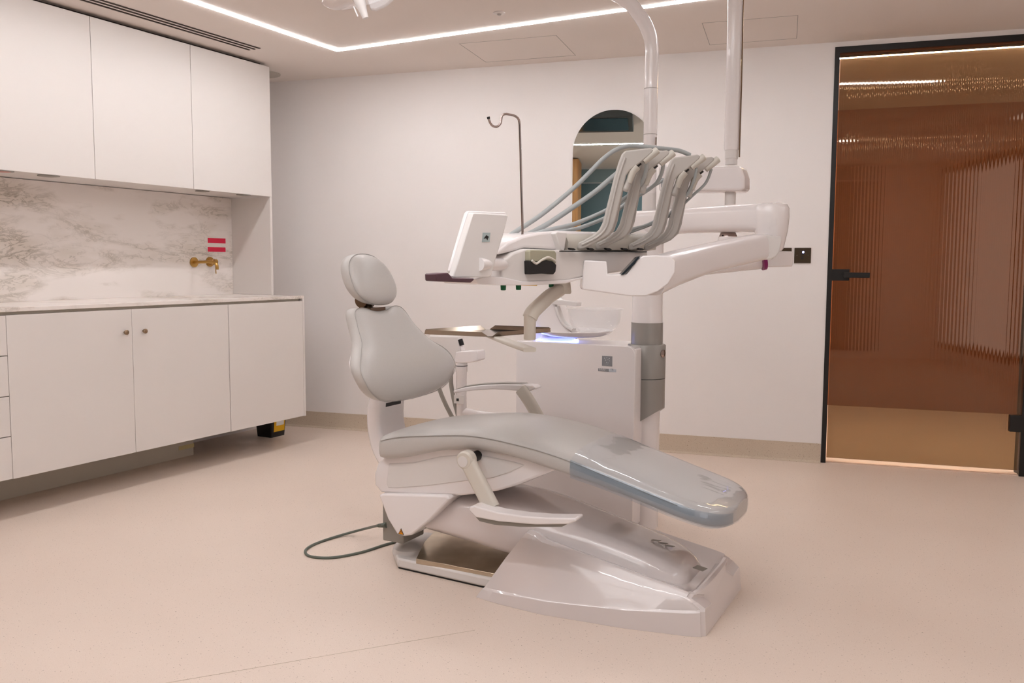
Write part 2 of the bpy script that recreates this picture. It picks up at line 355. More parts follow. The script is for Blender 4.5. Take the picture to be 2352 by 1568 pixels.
# ceiling fittings
vt = thing('slot_vent', (-3.8, 2.3, H), 'three-slot linear air vent in the ceiling above the wall cabinets', 'vent')
for k, x in enumerate((-3.862, -3.822, -3.782)): mk('slot', bx(x, x+.014, .6, 3.945, H-.0035, H-.0005), M_GAP, vt)
sp = thing('ceiling_speaker', (-4.2, 4.6, H), 'round grey ceiling disc behind the end of the wall cabinets', 'speaker')
mk('grille', lathe([(.11, 0), (.11, -.006), (.1, -.009)], (-4.25, 4.47, H)), mat('grille', srgb(186, 178, 168), .7), sp, smooth=True)
sd = thing('smoke_sensor', (-2.18, 3.95, H), 'tiny round sensor set in the ceiling beside the hatch', 'sensor')
mk('body', lathe([(.03, 0), (.03, -.004), (.022, -.007)], (-2.18, 3.95, H), n=24), M_WHITE2, sd, smooth=True)
mk('lens', lathe([(.012, -.007), (.008, -.013)], (-2.18, 3.95, H), n=20), M_GREYP, sd, smooth=True)
cs = thing('ceiling_screen', (-2.15, 2.9, H), 'dark ceiling-mounted screen seen in the arched mirror', 'screen')
mk('housing', bx(-2.62, -1.93, 2.5, 3.3, H-.06, H), mat('screen housing', srgb(70, 70, 68), .5), cs, bevel=.006)
mk('display', bx(-2.58, -1.97, 2.62, 3.26, H-.064, H-.0605), M_NAVY, cs)

# ------------------------------------------------------------------ behind the camera, seen in the mirror
tc_ = thing('oak_cabinet', (-3, -.1, 0), 'tall oak cabinet reflected at the left edge of the arched mirror', 'cabinet')
mk('body', bx(-3.6, -2.6, -.35, .18, 0, 2.39), M_WOOD, tc_, bevel=.003)
mk('cabinet_door', bx(-3.59, -2.606, .181, .2, .1, 2.38), M_WOOD, tc_, bevel=.002)
g = tag(bpy.data.objects.new('window_1', None), kind='structure'); COL.objects.link(g); g.location = (-1.2, YF, 0)
mk('pane', bx(-2.7, .9, YF+.002, YF+.02, .1, 2.2), M_SLATE, g); mk('transom', bx(-2.7, .9, YF+.002, YF+.018, 2.215, 2.38), M_SLATE2, g)

# ================================================================== CABINETS
XU, XC, YE = -4.009, -3.766, 4.272; ZU0, ZU1 = 1.573, 2.38; XW = XL
GR = 'handleless wall cabinets'
for i, (a, b, lab) in enumerate(((1.6, 2.338, 'white wall cabinet cut by the left edge of the photo'),
        (2.338, 3.003, 'white wall cabinet in the left third, between the first and second seams'),
        (3.003, 3.64, 'white wall cabinet between its two neighbours, second from the run\'s right end'),
        (3.64, YE, 'last white wall cabinet, at the right end above the tap'))):
    if i == 0: a = 1.2
    c = thing('wall_cabinet', (XW, (a+b)/2, ZU0), lab, 'cabinet', GR)
    mk('carcass', bx(XW+.002, XU-.0205, a+.0005, b-.0005, ZU0, ZU1), M_CAB, c)
    mk('cabinet_door', bx(XU-.019, XU, a+.0015, b-.0015, ZU0-.002, ZU1), M_CAB, c, bevel=.0012)
mk('shadow_gap', bx(XW+.02, XU-.05, 1.25, YE-.03, ZU1, H), M_GAP, c)
tag(mk('end_panel', bx(XW+.002, XU-.001, YE-.019, YE-.001, .949, ZU0-.003), M_CAB), 'white upright end panel standing on the worktop under the last wall cabinet', 'panel')
def puck(y, x, r, lab, m=None):
    t = thing('under_cabinet_spot', (x, y, ZU0), lab, 'light', 'spots under the wall cabinets')
    mk('rim', lathe([(r, -.0005), (r, -.004), (r*.85, -.005)], (x, y, ZU0-.002), n=28), M_GREYPAINT, t, smooth=True)
    mk('lens', lathe([(r*.7, -.005), (r*.6, -.0065)], (x, y, ZU0-.002), n=24), m or M_GREYPAINT, t, smooth=True)
for (u, v, r, lab) in ((112, 404, .05, 'round grey spot lamp under the leftmost seam-side wall cabinet'), (465, 439, .04, 'round grey spot lamp under the wall cabinets, above the marble left of the tap'),
                       (560, 447.5, .045, 'round grey spot lamp under the last wall cabinet by the end panel'), (8, 393, .045, 'reddish round spot lamp under the wall cabinets at the left edge')):
    p = AZ(u, v, ZU0-.004); puck(p.y, p.x, r, lab, mat('spot red', srgb(200, 140, 130), .5) if u == 8 else None)
# splashback + worktop
ZC = .9465
tag(mk('splashback', bx(XW+.001, -4.344, 1.2, YE-.02, ZC+.0005, ZU0-.003), M_MARBLE), 'white marble splashback with brown grey veins between worktop and wall cabinets', 'splashback')
YEL = 4.28
tag(mk('worktop', bx(XW+.001, XC+.002, 1.2, YEL, ZC-.019, ZC), M_MARBLE, bevel=.0015), 'long thin white marble worktop on the base cabinets', 'worktop')
ZB, ZT = .182, .913
# channel under the worktop
tag(mk('handle_channel', bx(XW+.02, XC-.022, 1.2, YEL-.02, ZT+.001, ZC-.0195), M_PLINTH), 'recessed grey finger channel under the marble worktop', 'channel')
yd, y1, y2 = 2.352, 3.0, 3.645
c = thing('drawer_cabinet', (XC, 2.05, 0), 'white four-drawer base cabinet cut by the left edge', 'cabinet', 'white base cabinets')
mk('carcass', bx(XW+.002, XC-.0215, 1.2, yd-.001, ZB+.001, ZT), M_CABIN, c)
zs = [ZB, .375, .555, .735, ZT]
for i in range(4): mk('drawer', bx(XC-.0205, XC-.001, 1.2, yd-.0012, zs[i]+.0018, zs[i+1]-.0018), M_CAB, c, bevel=.001)
def base(a, b, lab, knob=None, fx=0, y_in=0):
    c = thing('base_cabinet', (XC, (a+b)/2, 0), lab, 'cabinet', 'white base cabinets')
    mk('carcass', bx(XW+.002, XC-.0215+fx, a+.0005, b-.0005-y_in, ZB+.001, ZT), M_CABIN, c)
    d = mk('cabinet_door', bx(XC-.0205+fx, XC-.001+fx, a+.0012, b-.0012-y_in, ZB, ZT), M_CAB, c, bevel=.001)
    if knob is not None:
        p = AX(*knob, XC+.01)
        mk('knob', lathe([(.005, 0), (.005, .009), (.012, .013), (.0125, .02), (.009, .024), (.003, .025)], (XC-.001, p.y, p.z), (1, 0, 0), 24), M_KNOB, d, smooth=True, label='small round nickel knob')
    return c
base(yd, y1, 'white base cabinet with round knob at its top right, beside the drawers', (289, 763))
base(y1, y2, 'white base cabinet with round knob at its top left', (332, 760))
c = base(y2, YEL, 'white base cabinet without knob at the end of the run, over the black bin', None, .004, .017)
mk('side_panel', bx(XW+.002, XC+.003, YEL-.016, YEL, ZB-.002, ZC-.0195), M_CAB, c, bevel=.001)
pl = thing('plinth', (-4.13, 2.6, 0), 'low grey plinth board under the base cabinets, stopping short of the bin', 'plinth')
mk('board', bx(XW+.01, -4.125, 1.2, 3.69, 0, ZB), M_PLINTH, pl)
p = AX(428, 1026, -4.123); mk('tape', bx(-4.1249, -4.124, p.y-.055, p.y+.06, p.z-.012, p.z+.012), M_TAPE, pl, label='strip of cream tape on the plinth end')
# bin
bn = thing('waste_bin', (-4.13, 4.33, 0), 'black tapered waste bin with a yellow label under the base cabinets', 'bin')
def taper(x, y, w0, w1, z0, z1, d0, d1):
    return loft([[(x+a*w/2, y+b*d/2, z) for a, b in rrect(2, 2, .2, 3)] for w, d, z in ((w0, d0, z0), (w1, d1, z1))])
mk('body', taper(-4.15, 4.37, .13, .17, 0, .26, .13, .17), M_DARK, bn, smooth=True)
pa, pb = AX(634, 998, -4.066), AX(652, 998, -4.066)
lx = -4.063
hexa_ = lambda bm, x, y0, y1, z0, z1, t=.0012, sl=.076: hexa(bm, [(x+sl*(z0-.02), y0, z0), (x+sl*(z0-.02)+t, y0, z0), (x+sl*(z0-.02)+t, y1, z0), (x+sl*(z0-.02), y1, z0), (x+sl*(z1-.02), y0, z1), (x+sl*(z1-.02)+t, y0, z1), (x+sl*(z1-.02)+t, y1, z1), (x+sl*(z1-.02), y1, z1)])
# label lies on the bin face towards the room
bm = BM(); hexa_(bm, -4.0835, 4.325, 4.425, .035, .21); mk('waste_label', bm, M_YEL, bn)
bm = BM(); hexa_(bm, -4.082, 4.345, 4.415, .075, .2); mk('label_diamond', bm, mat('label white', srgb(228, 226, 220), .5), bn)
# tap
tp = thing('wall_tap', (-4.34, 4.0, 1.155), 'brushed brass wall-mounted tap with curved spout and slim lever', 'tap')
xs = -4.3435
pr = AX(445, 602, xs); ps = AX(484, 601, xs)
mk('rose', cyl((xs, pr.y, pr.z), .031, .008, (1, 0, 0), 36), M_BRASS, tp, smooth=True)
mk('rose', cyl((xs, ps.y-.01, ps.z), .031, .008, (1, 0, 0), 36), M_BRASS, tp, smooth=True)
mk('spout', tube([(xs+.004, pr.y, pr.z), (xs+.09, pr.y, pr.z+.002), (xs+.15, pr.y, pr.z+.003), (xs+.182, pr.y, pr.z-.002), (xs+.199, pr.y, pr.z-.02), (xs+.201, pr.y, pr.z-.045)], .0095, 14), M_BRASS, tp, smooth=True)
vb = mk('valve_body', lathe([(.019, .008), (.019, .04), (.016, .042), (.016, .06)], (xs, ps.y-.01, ps.z), (1, 0, 0), 28), M_BRASS, tp, smooth=True)
mk('lever', tube([(xs+.052, ps.y-.01, ps.z-.014), (xs+.055, ps.y-.01, ps.z-.075)], .0032, 8, k=1), M_BRASS, vb, smooth=True)
GS = 'red warning stickers above the tap'
for (v0, v1, lab) in ((546, 559, 'upper of two red strip stickers above the brass tap'), (567, 578.5, 'lower of two red strip stickers above the brass tap')):
    a = AX(477, v0, xs); b = AX(518, v1, xs)
    tag(mk('red_sticker', bx(xs, xs+.0008, a.y, b.y, b.z, a.z), M_RED), lab, 'sticker', GS)

# wall plates + mirror
def plate(u0, v0, u1, v1, lab, led=False):
    a, b = AW(u0, v0), AW(u1, v1); t = thing('switch_plate', (a.x, a.y, b.z), lab, 'switch', 'bronze wall plates by the door')
    mk('face_plate', wbar(a.x, b.x, b.z, a.z, 0, .006), M_BRONZE, t, bevel=.001)
    cx, cz = (a.x+b.x)/2, (a.z+b.z)/2; W_ = b.x-a.x
    for s in (-1, 1): mk('screw', cyl(wp(cx+s*.34*W_, cz, .006), .0028, .001, WN, 14), M_CHROME, t, smooth=True)
    for z in (.006, -.008, -.018): mk('button', wbar(cx-.007, cx+.006, cz+z-.004, cz+z+.003, .006, .0075), M_DARK, t)
    if led: mk('status_light', cyl(wp(cx+.003, cz+.019, .006), .005, .002, WN, 16), M_LEDB, t, smooth=True, label='small glowing blue light')
plate(1825, 569, 1862, 604, 'bronze square wall switch plate with a glowing blue light', True)
plate(1781, 569, 1817.5, 604, 'bronze square wall plate half hidden behind the elbow of the swing arm')
mr = thing('arched_mirror', (-2.017, wy(-2.017), 1.17), 'tall round-ended frameless mirror on the back wall behind the instruments', 'mirror')
cxm, rm, zt_, zb_ = -2.017, .252, 1.837, 1.42
out = [(math.cos(a), math.sin(a), zt_) for a in [PI*i/28 for i in range(29)]]+[(math.cos(a), math.sin(a), zb_) for a in [PI+PI*i/28 for i in range(29)]]
pts = [Vector((cxm, wy(cxm), 0))+WT*(c*rm)+Vector((0, 0, z+s*rm)) for c, s, z in out]
mk('backing', prism([p+WN*.0005 for p in pts], WN*.004), M_GAP, mr)
mk('glass', prism([p+WN*.0045 for p in pts], WN*.008), M_MIRROR, mr)
g = tag(bpy.data.objects.new('fill_window', None), kind='structure'); COL.objects.link(g); g.location = (XR, .4, 0)  # added glowing pane out of view: fills from the right, stripes the door glass
mk('frame', bx(XR-.03, XR-.001, -.62, 1.42, .18, 2.32), M_FRAME, g)
mk('pane', bx(XR-.034, XR-.0301, -.55, 1.35, .25, 2.25), mat('side fill glow', (1, 1, 1, 1), .5, emit=(1, 1.005, 1.035, 1), es=SIDE_FILL_POWER), g)
# ================================================================== DENTAL CHAIR (axis along X, mid line y = YC)
YC = 2.83
ch = thing('dental_chair', (-1.35, YC, 0), 'pale grey and white dental chair, reclined, in the middle of the room', 'dental chair')
def lerp_tab(tab, x):
    for (a, p), (b, q) in zip(tab, tab[1:]):
        if x <= b: f = max(0, (x-a)/(b-a)); return p+(q-p)*f
    return tab[-1][1]
def smooth_tab(tab, x):
    n = 5; h = .03; return sum(lerp_tab(tab, x+h*(i-2)/2) for i in range(n))/n
SEAM = [(-1.96, .485), (-1.919, .5), (-1.85, .519), (-1.69, .539), (-1.56, .553), (-1.474, .551), (-1.372, .541), (-1.271, .527), (-1.17, .505), (-1.003, .457), (-.864, .418), (-.763, .391), (-.6, .35)]
BOT = [(-1.96, .42), (-1.90, .419), (-1.791, .442), (-1.69, .473), (-1.602, .49), (-1.515, .498), (-1.432, .493), (-1.35, .482), (-1.271, .464), (-1.154, .442), (-1.023, .413), (-.967, .397), (-.829, .358), (-.762, .342), (-.6, .30)]
def seat_w(x):
    w = .238 if x < -1.3 else .238-.018*(x+1.3)/.6
    if x < -1.88: t = (-1.88-x)/.07; w *= max(.0, 1-t**3)**.5*.12+.88
    if x > -.80: t = min(1, (x+.80)/.152); w *= max(.02, 1-t**2.6)**(1/2.6)
    return w
def seat_ring(x, grow=0):
    w = seat_w(x)+grow; zs, zb = smooth_tab(SEAM, x), smooth_tab(BOT, x)
    if x > -.72: t = (x+.72)/.072; zb += .012*t*t; zs -= .006*t*t
    if x > -.70: zb = min(zb, zs-.02)
    hump = .02+.012*max(0, 1-abs(x+1.3)/.5)
    dish = .010*max(0, 1-abs(x+1.68)/.22)
    k = w/.238
    P = [(-w+.02*k, zb-grow), (-w+.004, zb+.008-grow), (-w-.003, (zs+zb)/2), (-w, zs-.012), (-w+.003*k, zs-.001), (-w+.022*k, zs+.011), (-w*.72, zs+hump*.8), (-w*.35, zs+hump-dish), (0, zs+hump-dish*1.3)]
    P = P+[(-a, b) for a, b in P[-2::-1]]
    return [Vector((x, YC+a, b+(grow if i > 3 and i < 13 else 0))) for i, (a, b) in enumerate(P)]
xs_ = [-1.948, -1.943, -1.925, -1.90, -1.86]+[-1.81+i*.05 for i in range(20)]+[-.82, -.79, -.76, -.735, -.715, -.70, -.685, -.672, -.662, -.655, -.651]
st = mk('seat_cushion', loft([seat_ring(x) for x in xs_]), M_UPH, ch, sub=1)
for s in (-1, 1):
    mk('seam', tube([Vector((x, YC+s*(seat_w(x)-.0005), smooth_tab(SEAM, x)-.003)) for x in [-1.93+i*.06 for i in range(19)]+[-.80]], .0016, 6, k=2), M_SEAM, st, smooth=True)
mk('leg_rest_cover', loft([seat_ring(x, .003) for x in xs_ if x > -1.165], caps=False), M_CLEAR, ch, sub=1, label='clear plastic sheet over the leg rest')
for a_, b_ in ((1, 5), (12, 16)):
    mk('cover_side', loft([seat_ring(x, .0055)[a_:b_] for x in xs_ if -1.165 < x < -.653], caps=False, closed=False), M_FILM, ch, smooth=True, label='bluish bunched edge of the plastic sheet')
# backrest + headrest
def pillow(name, outline, frame, rear, mid, rings, m, parent, cen):
    """outline: (y, z) pairs; frame(y, z) -> x of the face; rings: (scale, offset)"""
    R = []
    for s, d in rings:
        R.append([Vector((frame(cen[0]+(y-cen[0])*s, cen[1]+(z-cen[1])*s)+d, YC+cen[0]+(y-cen[0])*s, cen[1]+(z-cen[1])*s)) for y, z in outline])
    bm = loft(R, caps=False)
    for ring, flip in ((0, 1), (-1, 0)):
        pass
    bm.verts.ensure_lookup_table(); n = len(outline)
    for base_, d in ((0, rings[0][1]), ((len(rings)-1)*n, rings[-1][1])):
        c = bm.verts.new((frame(*cen)+d, YC+cen[0], cen[1])); bm.verts.ensure_lookup_table()
        for j in range(n): bm.faces.new((bm.verts[base_+j], bm.verts[base_+(j+1) % n], c))
    return mk(name, bm, m, parent, sub=1)
half = [(.618, 0.0), (.622, .10), (.632, .19), (.648, .235), (.667, .266), (.69, .292), (.72, .31), (.75, .313), (.775, .302), (.80, .276), (.825, .238), (.85, .212), (.875, .197), (.90, .185), (.925, .175), (.947, .168), (.962, .157), (.972, .138), (.975, .11), (.971, .08), (.963, .055), (.958, .03), (.957, 0.0)]
outl = [(w, z) for z, w in half]+[(-w, z) for z, w in half[-2:0:-1]]
BX = [(.60, -1.95), (.66, -1.945), (.72, -1.952), (.78, -1.982), (.84, -2.02), (.9, -2.066), (.96, -2.1), (1.0, -2.12)]
def bface(y, z): return lerp_tab(BX, z)+.012*min(1, (abs(y)/.3)**2)*(1 if z < .82 else 0)
br = pillow('backrest', outl, bface, 0, 0, [(.6, -.062), (.90, -.062), (.965, -.055), (1.0, -.04), (1.008, -.015), (.995, -.001), (.985, .004), (.93, .013), (.82, .018), (.6, .018), (.35, .014)], M_UPH, ch, (0, .79))
mk('seam', tube([Vector((bface(y, z)+.0015, YC+y*.997, .79+(z-.79)*.997)) for y, z in outl+[outl[0]]], .0014, 6, k=2), M_SEAM, br, smooth=True)
mk('backrest_shell', loft([[Vector((bface(0, z*s+.79*(1-s))-d, YC+y*s, .79+(z-.79)*s)) for y, z in outl] for s, d in ((.86, .058), (.86, .068), (.75, .085), (.4, .09))]), M_WHITE, ch, smooth=True)
ho = []
for i in range(32):
    a = 2*PI*i/32; y = .132*math.copysign(abs(math.cos(a))**.82, math.cos(a)); z = .101*math.copysign(abs(math.sin(a))**.85, math.sin(a))
    y *= 1-.10*(z/.1)*.6; ho.append((y, 1.083+z))
hf = lambda y, z: -2.137-.45*(z-1.083)
hr = pillow('headrest', ho, hf, 0, 0, [(.5, -.062), (.85, -.058), (.95, -.048), (1.0, -.03), (1.01, -.010), (.995, 0), (.97, .010), (.88, .024), (.72, .034), (.5, .038), (.25, .039)], M_UPH, ch, (0, 1.083))
mk('seam', tube([Vector((hf(y, z)+.001, YC+y*1.0, z)) for y, z in ho+[ho[0]]], .0013, 6, k=2), M_SEAM, hr, smooth=True)
bm = tube([(-2.185, YC, 1.02), (-2.165, YC, .99), (-2.15, YC, .965), (-2.14, YC, .93)], .016, 12); lathe([(.03, -.03), (.034, 0), (.03, .03)], (-2.17, YC, 1.0), (0, 1, 0), 24, bm)
box(bm, -2.165, -2.105, YC-.05, YC+.045, .955, .972)
mk('headrest_bracket', bm, M_BRKT, ch, smooth=True)
# back post
def post_ring(p, wx, wy_): return [Vector((p[0]+a, YC+b+.0, p[1])) for a, b in rrect(wx, wy_, min(wx, wy_)*.3, 3)]
mk('back_post', loft([post_ring(*a) for a in (((-2.06, .66), .07, .17), ((-2.075, .58), .07, .18), ((-2.078, .52), .07, .18), ((-2.065, .46), .075, .185), ((-2.035, .40), .09, .2), ((-1.97, .345), .12, .22), ((-1.92, .32), .12, .22))]), M_WHITE, ch, sub=1)
mk('post_slot', bx(-2.046, -2.036, YC-.05, YC+.05, .585, .6), M_DARK, ch, label='black slot at the top of the post')
# under-seat pan
pan = [(-1.93, .43), (-1.968, .40), (-1.986, .354), (-1.984, .314), (-1.956, .288), (-1.80, .300), (-1.65, .318), (-1.60, .321), (-1.541, .334), (-1.443, .359), (-1.36, .391), (-1.24, .45), (-1.2, .47), (-1.35, .49), (-1.52, .505), (-1.7, .485), (-1.82, .45)]
bm = BM(); ym = .20
rings = []
cx0 = sum(p[0] for p in pan)/len(pan); cz0 = sum(p[1] for p in pan)/len(pan)
for y, s in ((-ym-.005, .94), (-ym-.0, .985), (-ym+.02, 1), (ym-.02, 1), (ym, .985), (ym+.005, .94)): rings.append([Vector((cx0+(x-cx0)*s, YC+y, cz0+(z-cz0)*s)) for x, z in pan])
pn = mk('seat_pan', loft(rings, bm), M_WHITE, ch, smooth=True, bevel=.004)
ppx = [(893, 1064), (887, 1109), (891, 1120), (910, 1121), (985, 1115), (1072, 1104), (1133, 1097), (1170, 1085), (1205, 1068), (1180, 1060), (1120, 1048), (1080, 1042), (1010, 1048), (950, 1062)]
pp = [AY(u, v, YC-ym-.008) for u, v in ppx]
mk('side_panel', prism(pp, (0, .012, 0)), M_WHITE2, pn, bevel=.003, smooth=True)
# triangular cover
tri = [(-1.945, .285), (-1.93, .292), (-1.64, .322), (-1.628, .314), (-1.714, .223), (-1.774, .172), (-1.80, .152), (-1.83, .144), (-1.863, .146), (-1.906, .2), (-1.933, .26)]
mk('tilt_cover', loft([[Vector((-1.8+(x+1.8)*s, YC+y, .24+(z-.24)*s)) for x, z in tri] for y, s in ((-.228, .95), (-.222, .99), (-.2, 1), (.2, 1), (.222, .99), (.228, .95))]), M_WHITE, ch, bevel=.004, smooth=True)
mk('dark_joint', bx(-1.93, -1.66, YC-.2, YC+.2, .286, .33), M_DARK, ch)
c = AY(921, 1221, YC-.2295)
wt = mk('warning_triangle', prism([c+Vector((-.0125, 0, -.010)), c+Vector((.0125, 0, -.010)), c+Vector((0, 0, .0135))], (0, .001, 0)), M_DARK, ch)
mk('triangle_fill', prism([c+Vector((-.0095, -.0005, -.0082)), c+Vector((.0095, -.0005, -.0082)), c+Vector((0, -.0005, .0095))], (0, .0005, 0)), M_ORANGE, wt)
bm = prism([c+Vector((a, -.001, b)) for a, b in ((.001, .006), (-.002, .0), (.0005, .0), (-.001, -.006), (.003, .001), (.0008, .001), (.0025, .006))], (0, .0005, 0)); mk('bolt_mark', bm, M_DARK, wt)
mk('power_box', bx(-1.955, -1.86, YC-.19, YC-.05, .10, .25), M_GREYPAINT, ch, bevel=.005)
# lift arm cover
def arm_ring(x, zb, zt, w, zc):
    return [Vector((x, YC+a, b)) for a, b in ((-w+.03, zb), (-w, zc), (-w+.012, zt-.05), (-w+.03, zt-.012), (-w+.07, zt), (0, zt+.006), (w-.07, zt), (w-.03, zt-.012), (w-.012, zt-.05), (w, zc), (w-.03, zb))]
mk('lift_arm_cover', loft([arm_ring(*a) for a in ((-1.80, .16, .2, .19, .175), (-1.76, .157, .27, .2, .185), (-1.68, .145, .298, .205, .181), (-1.60, .138, .302, .206, .175), (-1.45, .118, .297, .206, .158), (-1.35, .10, .282, .2, .15), (-1.25, .08, .262, .19, .14), (-1.15, .06, .242, .178, .12), (-1.05, .05, .222, .17, .1), (-.95, .04, .198, .165, .08), (-.87, .04, .172, .158, .08), (-.82, .04, .140, .145, .08), (-.80, .04, .11, .12, .08))]), M_BASE, ch, sub=1)
# base front cover
def tabf(t): return lambda x: smooth_tab(t, x)
rows = []
K = 14
BOTX = [(0, -1.486, 2.539), (.1, -1.40, 2.522), (.3, -1.221, 2.51), (.6, -.942, 2.536), (.9, -.739, 2.576), (1, -.70, 2.592)]
RID = [(0, -1.322, .243), (.06, -1.295, .236), (.12, -1.262, .219), (.3, -1.13, .193), (.6, -.93, .155), (.9, -.79, .130), (1, -.752, .120)]
def li(tab, t):
    for a, b in zip(tab, tab[1:]):
        if t <= b[0]: f = (t-a[0])/(b[0]-a[0]); return [p+(q-p)*f for p, q in zip(a[1:], b[1:])]
    return tab[-1][1:]
def base_ring(t, flat=0, dx=0):
    bxx, by = li(BOTX, t); rx, rz = li(RID, t); hw = YC-by
    zc = .030+.045*t; cxx = bxx+(rx-bxx)*.12; cw = hw-.005
    rw = .222; rt = .195
    mx, mw, mz = cxx+(rx-cxx)*.55, cw+(rw-cw)*.5+.004, zc+(rz-zc)*.55
    P = [(bxx, -hw, 0), (bxx+(rx-bxx)*.02, -hw+.0005, .006), (cxx, -cw, zc), (cxx+(rx-cxx)*.05, -cw+.007, zc+.007),
         (mx, -mw, mz), (rx-.004*(1-t), -rw-.006, rz-.008), (rx+.003, -rw+.008, rz), (rx+.006, -rt+.004, rz-.003-.003*(1-flat))]
    dp = .030*(1-flat); P += [(rx+.008, -.15, rz-.004-dp*.7), (rx+.008, -.07, rz-.004-dp), (rx+.008, 0, rz-.004-dp)]
    P = P+[(x, -y, z) for x, y, z in P[-2::-1]]
    return [Vector((x+dx, YC+y, z)) for x, y, z in P]
rings = [base_ring(t) for t in (0, .02, .06, .12, .2, .3, .4, .5, .6, .7, .8, .87, .92)]
rings += [base_ring(.955, .35), base_ring(.975, .85), base_ring(1, 1)]
nose = rings[-1]; cn = Vector((-.712, YC, .06))
rings[-1] = [Vector((p.x-(.012 if abs(p.y-YC) > .2 else 0), p.y, p.z)) for p in nose]
rings.append([Vector((p.x+.012*(1-(abs(p.y-YC)/.25)**2), YC+(p.y-YC)*(.955 if abs(p.y-YC) > .2 else 1), p.z-(.004 if p.z > .1 else 0))) for p in nose])
rings += [[p.lerp(cn, .35)+Vector((.001, 0, 0)) for p in rings[-1]]]
mk('base_cover', loft(rings), M_BASE, ch, smooth=True, bevel=.006, seg=3, ang=24)
# marks on the slide
for u, v in ((1507, 1241), (1523, 1247.5), (1539, 1254)):
    p = AZ(u, v, .204-(u-1507)*.00045); mk('vent_slot', prism([p+Vector((a, b, 0)) for a, b in ((-.016, -.006), (.012, -.006), (.016, .006), (-.012, .006))], (0, 0, .0015)), M_GREYPAINT, ch)
p = AZ(1608, 1305, .140); mk('badge', prism([p+Vector((a*.8, b, -a*.1)) for a, b in ((-.026, -.015), (.018, -.02), (.026, .015), (-.018, .02))], (0, 0, .002)), M_GREYPAINT, ch)
# foot plate with polished panel
fp = [(-1.889, 2.642), (-1.525, 2.622), (-1.35, 2.62), (-1.35, 3.02), (-1.8, 3.04), (-1.93, 2.98), (-1.985, 2.9), (-2.0, 2.81), (-1.975, 2.735), (-1.925, 2.68)]
mk('floor_plate', prism([(x, y, .006) for x, y in fp], (0, 0, .036)), M_WHITE2, ch, bevel=.007, smooth=True)
mk('rubber_base', prism([(x*.99-.0165, YC+(y-YC)*.97, 0) for x, y in fp], (0, 0, .006)), M_DARK, ch)
spn = mk('steel_panel', loft([[Vector((x, 2.635, .037)), Vector((x, 2.635, .056)), Vector((x-.045, 2.76, .079)), Vector((x-.085, 2.9, .082)), Vector((x-.085, 2.9, .037))] for x in (-1.80, -1.36)]), M_STEEL, ch, bevel=.002, label='polished steel panel')
mk('floor_pad', loft([[Vector((-1.92+.085*s*math.cos(a)+.02, 2.80+.13*s*math.sin(a), z)) for a in [2*PI*i/24 for i in range(24)]] for s, z in ((1, .036), (.95, .055), (.7, .07), (.3, .076))]), M_WHITE2, ch, smooth=True)
# armrests
pv = AY(1072, 1055, 2.55); e = AY(1131, 1168, 2.53)
mk('pivot', cyl((pv.x, 2.56, pv.z), .018, .09, (0, 1, 0)), M_DARK, ch, smooth=True)
ar = mk('armrest_arm', tube([pv, pv.lerp(e, .5), e], 1, k=4, up=(0, 1, 0), prof=[(a*.9, b) for a, b in rrect(.036, .060, .016, 4)]), M_IVORY, ch, smooth=True)
bm = lathe([(.026, 0), (.032, .006), (.032, .034), (.026, .04)], (pv.x, 2.53, pv.z), (0, 1, 0), 30); mk('arm_hub', bm, M_IVORY, ar, smooth=True)
mk('hub_cap', cyl((pv.x-.004, 2.5285, pv.z-.004), .019, .003, (0, 1, 0)), M_WHITE2, ar, smooth=True)
def pad(name, px, y0, y1, m, bev, par, lab=None):
    return mk(name, prism([AY(u, v, y0) for u, v in px], (0, y1-y0, 0)), m, par, bevel=bev, seg=3, smooth=True, label=lab)
ap = pad('armrest', [(1076, 1171), (1079, 1163), (1090, 1161), (1104, 1166), (1145, 1177), (1200, 1185), (1255, 1189), (1322, 1190), (1323, 1197), (1306, 1204), (1230, 1205), (1145, 1198), (1092, 1188)], 2.47, 2.53, M_WHITE, .006, ch)
pad('armrest_underside', [(1092, 1187), (1145, 1197), (1230, 1204), (1304, 1203), (1290, 1210), (1194, 1210), (1135, 1205), (1101, 1197)], 2.48, 2.52, M_GREYPAINT, .002, ap, 'grey armrest pad')
ap = pad('armrest', [(1041, 903), (1041, 896), (1069, 889), (1107, 884), (1158, 882), (1199, 883), (1222, 885), (1231, 892), (1214, 899), (1133, 894), (1082, 897)], 3.18, 3.24, M_WHITE, .005, ch)
pad('armrest_top', [(1042, 895), (1069, 886), (1107, 881), (1158, 879), (1199, 881), (1206, 884), (1158, 884), (1107, 886), (1069, 891)], 3.187, 3.233, M_GREYPAINT, .001, ap, 'grey armrest pad')
a0 = AY(1196, 893, 3.17); a1 = AY(1218, 925, 3.165); a2 = AY(1246, 975, 3.15)
mk('armrest_arm', tube([a0, a1, a2], 1, k=4, up=(0, 1, 0), prof=[(a*.8, b) for a, b in rrect(.034, .052, .014, 4)]), M_IVORY, ch, smooth=True)
# mains lead
cb = thing('mains_cable', (-2.3, 2.6, 0), 'grey green cable looping over the floor behind the dental chair', 'cable')
b0 = AY(886, 1205, YC-.19)
pth = [b0]+[Vector((b0.x-.03, b0.y-.0, b0.z-.006))]+[AZ(u, v, z) for u, v, z in ((838, 1214, .045), (800, 1224, .012), (750, 1239, .005), (713, 1254, .005), (701, 1267, .005), (716, 1278, .005), (765, 1280, .005), (830, 1268, .005), (890, 1249, .005), (940, 1238, .005), (990, 1233, .005))]
mk('lead', tube(pth, .0052, 10), M_CABLE, cb, smooth=True)
mk('strain_relief', tube([b0+Vector((.004, 0, 0)), b0+Vector((-.035, 0, -.008))], [.011, .0065], 12, k=8), M_CABLE, cb, smooth=True)
